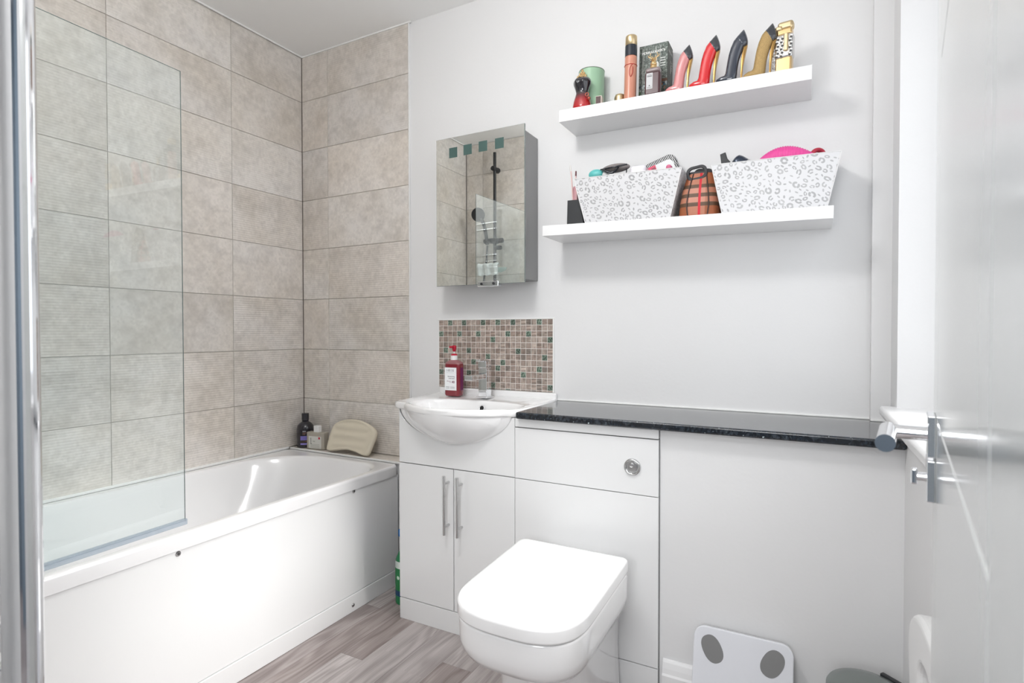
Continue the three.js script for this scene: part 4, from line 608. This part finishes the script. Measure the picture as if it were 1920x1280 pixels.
{ const t = on2('brush_cup', 'plain black cup at the left end of the lower shelf', 'cup', 1.538, 0.105);
  const q = (w, d, y, k = 0) => [V(-0.035 + k, y, d), V(w, y, d), V(w, y, -d), V(-0.035 + k, y, -d)]; obj('cup_wall', toCreasedNormals(loft([q(0.030, 0.03, 0.0005), q(0.007, 0.03, 0.094), q(0.005, 0.028, 0.094, 0.002), q(0.026, 0.028, 0.01, 0.002)], { cap0: true, cap1: true }), 0.5), S({ color: lin(0.02, 0.022, 0.025), roughness: 0.55, side: THREE.DoubleSide }), t); }
{ const t = on2('lotion_tube', 'pink cosmetic tube standing in the black cup', 'tube', 1.522, 0.10); obj('tube_body', lathe([[0, 0.012], [0.013, 0.0125], [0.014, 0.02], [0.0138, 0.14], [0.0115, 0.149], [0, 0.149]], 28), PH({ color: lin(0.52, 0.27, 0.30), roughness: 0.3, clearcoat: 0.4 }), t);
  const a = on2('makeup_brush', 'thin pale pink brush leaning out of the black cup', 'brush', 1.508, 0.112, 0); obj('brush_handle', tube([[0.012, 0.02, 0.0], [0.006, 0.1, 0], [0.0, 0.17, 0], [-0.004, 0.205, 0.0]], 0.0026, 20, 8), S({ color: lin(0.72, 0.5, 0.48), roughness: 0.4 }), a); obj('brush_tip', lathe([[0, 0.028], [0.002, 0.022], [0.0034, 0.01], [0.0028, 0]], 14).rotateZ(0.12).translate(-0.0045, 0.203, 0), S({ color: lin(0.7, 0.68, 0.66), roughness: 0.9 }), a);
  const b = on2('makeup_brush', 'short dark red brush leaning against the leopard print basket', 'brush', 1.5235, 0.119, 0); obj('brush_handle', tube([[0.01, 0.02, 0], [0.007, 0.12, 0], [0.003, 0.185, 0]], 0.0024, 20, 8), S({ color: lin(0.70, 0.45, 0.45), roughness: 0.4 }), b); obj('brush_tip', lathe([[0, 0.02], [0.0026, 0.016], [0.003, 0]], 12).translate(0.003, 0.183, 0), S({ color: lin(0.11, 0.02, 0.03), roughness: 0.6 }), b); }
// things peeking out of the baskets: rest inside, on the basket floor
{ const t = on2('hair_brush', 'turquoise oval brush with a white handle in the basket by the cup', 'brush', 1.596, 0.10); obj('brush_head', new THREE.SphereGeometry(0.024, 24, 16).scale(1.15, 0.75, 0.6).translate(0.0, 0.186, 0), S({ color: lin(0.12, 0.52, 0.50), roughness: 0.4 }), t); obj('brush_handle', merge([tube([[0.026, 0.184, 0], [0.045, 0.178, 0], [0.06, 0.15, -0.02], [0.075, 0.014, -0.035]], 0.0055, 24, 10)]), M.white, t); }
{ const t = on2('sunglasses', 'grey tinted sunglasses lying on top of the basket by the cup', 'sunglasses', 1.668, 0.095); const gl = S({ color: lin(0.24, 0.215, 0.21), roughness: 0.2 });
  obj('lens', new THREE.SphereGeometry(0.05, 32, 16).scale(1.02, 0.3, 0.45).rotateZ(0.04).translate(0.002, 0.199, 0.008), gl, t); obj('frame', merge([tube([[-0.05, 0.197, 0.018], [-0.02, 0.195, 0.034], [0.01, 0.197, 0.036], [0.045, 0.205, 0.02]], 0.003, 24, 8), tube([[-0.035, 0.192, 0.03], [-0.02, 0.182, 0.034], [0.0, 0.18, 0.03], [0.018, 0.195, 0.034]], 0.0045, 16, 8)]), M.blackGloss, t); obj('temple', tube([[0.045, 0.204, 0.02], [0.03, 0.14, -0.02], [0.02, 0.06, -0.03], [0.015, 0.008, -0.03]], 0.002, 20, 6), M.blackGloss, t); }
{ const t = on2('cotton_box', 'clear plastic box with rounded corners in the basket by the cup', 'box', 1.754, 0.105); obj('box_body', rbox(0.056, 0.188, 0.05, 0.012, 0, 0.101, 0, 4), PH({ color: lin(0.80, 0.78, 0.83), roughness: 0.25, clearcoat: 0.6 }), t); }
{ // zebra-edged flat case
  const t = on2('zebra_case', 'white cosmetic case with zebra striped edge and pink corner label', 'case', 1.822, 0.055, 0); t.rotation.z += 0.0;
  const zebra = canvasTex(256, 64, (g, w, h) => { g.fillStyle = '#d9d9da'; g.fillRect(0, 0, w, h); g.fillStyle = '#15161a'; const q = rng(9); for (let i = 0; i < 15; i++) { const x = i * 17.1; g.beginPath(); g.moveTo(x, 0); g.lineTo(x + 10, 0); g.lineTo(x + 15 + q() * 4, h); g.lineTo(x + 8, h); g.fill(); } }, { rx: 1 / 0.08, ry: 1 / 0.02 });
  const sh = rrect(0.118, 0.122, 0.026); const face = rrect(0.094, 0.098, 0.020);
  obj('case_body', metricUV(extrude(sh, 0.026, 0.004, [], 3, 10)), S({ map: zebra, roughness: 0.5 }), t, [0.004, 0.166, -0.012], [0, 0, 0.34]);
  obj('case_front', extrude(face, 0.003, 0.001, [], 2, 10), S({ color: lin(0.72, 0.74, 0.75), roughness: 0.4 }), t, [0.006, 0.161, 0.0145], [0, 0, 0.34]);
  const lt = canvasTex(64, 64, (g) => { g.fillStyle = '#d94a6a'; g.fillRect(0, 0, 64, 64); g.fillStyle = '#15161a'; for (let k = 0; k < 4; k++) g.fillRect(26 + k * 9, 18, 5, 30); }, { wrap: false });
  obj('pink_label', rbox(0.026, 0.024, 0.0015, 0.0005), S({ map: lt, roughness: 0.5 }), t, [-0.030, 0.188, 0.0178], [0, 0, 0.34]);
}
{ const t = on2('pink_sponge', 'small pink sponge at the corner of the basket by the bag', 'sponge', 1.838, 0.12); obj('sponge_body', rbox(0.018, 0.175, 0.03, 0.008, 0, 0.0885, 0, 4), S({ color: lin(0.62, 0.16, 0.27), roughness: 0.8 }), t, [0, 0.009, 0], [0, 0, -0.13]); }
{ const t = on2('hair_clip', 'black hair clip poking over the basket next to the checked bag', 'hair clip', 2.029, 0.09); obj('clip_arm', extrude([[-0.012, 0.203], [0.004, 0.208], [0.010, 0.188], [0.020, 0.176], [0.034, 0.01], [0.026, 0.01], [0.006, 0.13], [-0.008, 0.175]], 0.02, 0.003), S({ color: lin(0.03, 0.032, 0.035), roughness: 0.5 }), t); }
{ const t = on2('spray_can', 'dark navy spray can lying tilted in the basket beside the pink pouch', 'can', 2.077, 0.05); const g = lathe([[0, 0.0], [0.02, 0.001], [0.024, 0.006], [0.0255, 0.03], [0.0255, 0.14], [0.0235, 0.151], [0.018, 0.156], [0, 0.157]], 32);
  obj('can_body', g, PH({ color: lin(0.03, 0.045, 0.075), roughness: 0.22, metalness: 0.4, clearcoat: 0.6 }), t, [0.1035, 0.103, 0], [0, 0, 0.95]); obj('can_band', cyl(0.0259, 0.0259, 0.012, 0, 0.112, 0, 32), M.steel, t, [0.1035, 0.103, 0], [0, 0, 0.95]); }
{ const t = on2('ruched_pouch', 'hot pink ruched pouch on top of the basket at the shelf end', 'pouch', 2.21, 0.112);
  const rings = Array.from({ length: 64 }, (_, k) => { const s = k / 63, x = -0.080 + 0.156 * s, c = 0.171 + 0.016 * Math.sin(Math.PI * Math.pow(s, 0.85)) + 0.002 * s, r = 0.012 + 0.026 * Math.pow(Math.sin(Math.PI * clamp(s * 0.96 + 0.02)), 0.6), f = 1 + 0.05 * Math.sin(k * 2.3) * sst(0, 0.3, s); return Array.from({ length: 24 }, (_, i) => { const a = -i / 24 * 6.28318; return V(x, c - 0.02 + r * f * Math.sin(a) * 0.9, r * 0.8 * f * Math.cos(a)); }); });
  obj('pouch_body', loft(rings, { cap0: true, cap1: true }), S({ color: lin(0.75, 0.07, 0.32), roughness: 0.5, side: THREE.DoubleSide }), t); }
{ const t = on2('red_band', 'red headband curled at the end of the basket with the pouch', 'headband', 2.296, 0.08); obj('band_loop', new THREE.TorusGeometry(0.0175, 0.0065, 14, 40).scale(1, 1, 1.5).rotateY(0.5).translate(-0.002, 0.172, 0), S({ color: lin(0.45, 0.03, 0.06), roughness: 0.7 }), t); }

// ================================================================== LEDGE
{ const t = thing('shampoo_bottle', 'black shampoo bottle with a lilac label in the tiled corner', 'bottle', [0.062, LY + 0.0005, 0.052]);
  const dark = PH({ color: lin(0.012, 0.011, 0.018), roughness: 0.2, clearcoat: 0.6 });
  obj('bottle_body', lathe([[0, 0], [0.036, 0.001], [0.041, 0.006], [0.0415, 0.09], [0.038, 0.107], [0.028, 0.119], [0.017, 0.126], [0.0155, 0.132], [0, 0.132]], 44), dark, t);
  obj('cap', lathe([[0.0155, 0.132], [0.0175, 0.134], [0.018, 0.164], [0.016, 0.168], [0, 0.168]], 32), dark, t);
  const tx = canvasTex(256, 256, (g, w, h) => { g.fillStyle = '#15121c'; g.fillRect(0, 0, w, h); g.fillStyle = '#cfcfd6'; g.font = 'bold 26px sans-serif'; g.textAlign = 'left'; g.fillText('MEN', 40, 34); g.fillStyle = '#b07f6a'; g.fillRect(40, 48, 150, 5); g.font = 'bold 20px sans-serif'; g.fillText('CARE', 40, 78); g.fillStyle = '#7d73bd'; g.fillRect(0, 104, w, 70); g.fillStyle = '#5d5598'; g.fillRect(50, 130, 130, 5); g.fillRect(50, 148, 110, 5); g.fillStyle = '#3b2c22'; g.fillRect(0, 178, w, 36); g.fillStyle = '#7a5a34'; g.fillRect(80, 188, 110, 10); g.fillStyle = '#8c80c8'; g.fillRect(0, 222, w, 28); }, { wrap: false });
  const lg = new THREE.CylinderGeometry(0.0419, 0.0419, 0.075, 32, 1, true, 0.25, 1.7); obj('label', lg, S({ map: tx, roughness: 0.45, side: THREE.DoubleSide }), t, [0, 0.0525, 0]); }
{ const t = thing('lotion_bottle', 'flat beige lotion bottle with white cap beside the black bottle', 'bottle', [0.158, LY + 0.0005, 0.062], 0.12);
  obj('bottle_body', rbox(0.106, 0.083, 0.034, 0.004, 0, 0.042, 0, 3), S({ color: lin(0.42, 0.385, 0.325), roughness: 0.35 }), t); obj('cap', rbox(0.03, 0.032, 0.024, 0.003, 0.0, 0.098, 0), M.white, t);
  const tx = canvasTex(256, 200, (g, w, h) => { g.fillStyle = '#d5d5cf'; g.fillRect(0, 0, w, h); g.fillStyle = '#b3203c'; g.fillRect(196, 10, 36, 34); g.save(); g.translate(54, 130); g.rotate(-Math.PI / 2); g.fillStyle = '#3c3c3c'; g.font = 'bold 30px sans-serif'; g.fillText('growth', 0, 0); g.restore(); g.fillStyle = '#6c6c66'; g.font = '34px sans-serif'; g.fillText('bar', 84, 92); for (let k = 0; k < 4; k++) { g.fillStyle = '#8d8d86'; g.fillRect(40, 130 + k * 16, 180, 4); } }, { wrap: false });
  obj('label', new THREE.PlaneGeometry(0.076, 0.06).translate(-0.002, 0.034, 0.0175), S({ map: tx, roughness: 0.5 }), t); }
{ // bath pillow leaning on the tiles
  const t = thing('bath_pillow', 'beige ribbed bath pillow leaning on the tiles behind the bath', 'bath pillow', [0.385, LY, 0.083]);
  const edge = [[-0.128, 0.008], [-0.11, 0.002], [-0.055, 0.012], [0.0, 0.018], [0.055, 0.012], [0.105, 0.001], [0.128, 0.006], [0.142, 0.05], [0.150, 0.105], [0.138, 0.124], [0.09, 0.147], [0.03, 0.160], [-0.03, 0.160], [-0.09, 0.145], [-0.118, 0.126], [-0.126, 0.10], [-0.132, 0.05]];
  const c = new THREE.CatmullRomCurve3(edge.map(p => V(p[0], p[1], 0)), true).getPoints(96).slice(0, 96), C = V(0.002, 0.085, 0);
  const ring = (s, z, rib = 0) => c.map(p => { const q = C.clone().lerp(p, s); q.z = z + (rib && Math.abs(q.x) < 0.1 ? rib * Math.sin((q.y - 0.03) * 150) : 0); return q; }).reverse();
  const rings = [ring(0.9, 0), ring(0.985, 0.004), ring(1, 0.012), ring(0.99, 0.02), ring(0.95, 0.0245), ring(0.88, 0.0245, 0.001), ring(0.84, 0.022, 0.002)]; for (let k = 1; k <= 10; k++) rings.push(ring(0.84 * (1 - k / 10.5), 0.022, 0.003));
  const body = loft(rings, { cap0: true, cap1: true }); const p = obj('cushion', body, S({ color: lin(0.68, 0.62, 0.50), roughness: 0.6, side: THREE.DoubleSide }), t, [0, 0.001, 0], [-0.33, 0, 0]); }
{ // cleaning spray between bath and vanity
  const t = thing('cleaning_bottle', 'green spray cleaner with blue trigger between bath and vanity', 'bottle', [0.832, 0.0005, 0.235], Math.PI / 2);
  const ringG = (w, d, y) => Array.from({ length: 32 }, (_, i) => { const a = -i / 32 * 6.28318; return V(d * Math.cos(a), y, w * Math.sin(a)); });
  obj('bottle_body', loft([ringG(0.034, 0.028, 0), ringG(0.038, 0.03, 0.006), ringG(0.038, 0.03, 0.15), ringG(0.033, 0.028, 0.185), ringG(0.018, 0.018, 0.215), ringG(0.015, 0.015, 0.245)], { cap0: true, cap1: true }), S({ color: lin(0.012, 0.20, 0.07), roughness: 0.3 }), t);
  obj('label', loft([ringG(0.0385, 0.0305, 0.035), ringG(0.0385, 0.0305, 0.175)]), (() => { const tx = canvasTex(256, 128, (g, w, h) => { g.fillStyle = '#0c7a3e'; g.fillRect(0, 0, w, h); g.fillStyle = '#d8e2dc'; g.fillRect(0, 0, w, 26); for (let k = 0; k < 8; k++) { g.fillStyle = ['#cfe3d3', '#1a8fbf', '#e8f0ea'][k % 3]; g.beginPath(); g.ellipse(16 + k * 34, 60 + (k % 3) * 18, 9, 7, 0, 0, 7); g.fill(); } g.fillStyle = '#0b3f66'; g.fillRect(0, 108, w, 20); }, { rx: 1 / 0.22, ry: 1 / 0.14 }); return S({ map: tx, roughness: 0.35 }); })(), t);
  obj('trigger', merge([cyl(0.016, 0.016, 0.025, 0, 0.255, 0, 24), rbox(0.03, 0.032, 0.075, 0.006, 0, 0.285, 0.018), rbox(0.012, 0.05, 0.01, 0.003, 0, 0.25, 0.04)]), S({ color: lin(0.01, 0.16, 0.50), roughness: 0.35 }), t); }

// ================================================================== FLOOR THINGS
{ // glass bathroom scale leaning on the skirting
  const t = thing('bathroom_scale', 'white glass bathroom scale with grey foot pads leaning on the wall', 'scale', [2.121, 0.001, 0.431]);
  const lean = -0.27, S0 = 0.268;
  const plate = extrude(rrect(0.256, S0, 0.03), 0.018, 0.003, [], 3, 12), body = new THREE.Group(); body.name = 'scale_body';
  const p = obj('platform', plate, PH({ color: lin(0.74, 0.75, 0.79), roughness: 0.12, clearcoat: 0.8 }), t, [0, S0 / 2 + 0.0, -0.018], [0, 0, 0]);
  p.geometry.translate(0, 0, 0);
  // pads: two rounded-lozenge electrodes towards the top edge, two below
  const pad = (a, w, h) => { const s = new THREE.Shape(); for (let i = 0; i <= 48; i++) { const q = i / 48 * Math.PI * 2, c = Math.cos(q), z = Math.sin(q), e = 2.3, r = Math.pow(Math.pow(Math.abs(c) / w, e) + Math.pow(Math.abs(z) / h, e), -1 / e); const x = r * c, y = r * z; i ? s.lineTo(x * Math.cos(a) - y * Math.sin(a), x * Math.sin(a) + y * Math.cos(a)) : s.moveTo(x * Math.cos(a), x * Math.sin(a)); } return extrude(s, 0.0016, 0.0005, [], 2); };
  const pm = S({ color: lin(0.19, 0.19, 0.19), roughness: 0.4 });
  for (const [x, y, a] of [[-0.077, 0.079, 0.5], [0.077, 0.079, -0.5], [-0.077, -0.079, -0.5], [0.077, -0.079, 0.5]]) obj('foot_pad', pad(a, 0.026, 0.037), pm, p, [x, y, 0.0175]);
  t.rotation.x = lean;
}
{ const t = thing('pedal_bin', 'small grey pedal bin in the corner under the worktop', 'bin', [2.403, 0.001, 0.492]);
  const gm = PH({ color: lin(0.15, 0.17, 0.163), roughness: 0.35, clearcoat: 0.3 });
  obj('bin_body', lathe([[0, 0.0], [0.076, 0.001], [0.08, 0.006], [0.08, 0.245], [0.078, 0.247], [0, 0.247]], 56), gm, t); obj('lid', lathe([[0.0795, 0.249], [0.083, 0.252], [0.083, 0.262], [0.079, 0.269], [0.06, 0.2735], [0.03, 0.2755], [0, 0.276]], 56), gm, t);
  obj('base_ring', lathe([[0.081, 0.0], [0.084, 0.003], [0.084, 0.018], [0.081, 0.02]], 56), M.black, t); obj('hinge', rbox(0.05, 0.03, 0.012, 0.003), M.black, t, [0.055, 0.258, -0.066], [0, -0.7, 0]); obj('pedal', rbox(0.05, 0.008, 0.04, 0.003, 0, 0.012, 0.095), M.black, t); }
{ // oval seat ring hung on the wall under the sill
  const t = thing('toilet_trainer_seat', 'white oval plastic seat hanging on the wall behind the door edge', 'toilet seat', [2.4525, 0.465, 0.88], -Math.PI / 2);
  const ov = (a, b, P) => { for (let i = 0; i <= 64; i++) { const q = i / 64 * 6.28318, y = b * Math.sin(q) * (Math.sin(q) < 0 ? 1.25 : 0.85), x = a * Math.cos(q) * (1 + 0.30 * Math.sin(q)); i ? P.lineTo(x, y) : P.moveTo(x, y); } return P; };
  obj('seat_ring', extrude(ov(0.175, 0.16, new THREE.Shape()), 0.038, 0.012, [ov(0.065, 0.075, new THREE.Path())], 4), M.white, t, [0, 0, -0.038]); }

renderer.render(scene, camera);
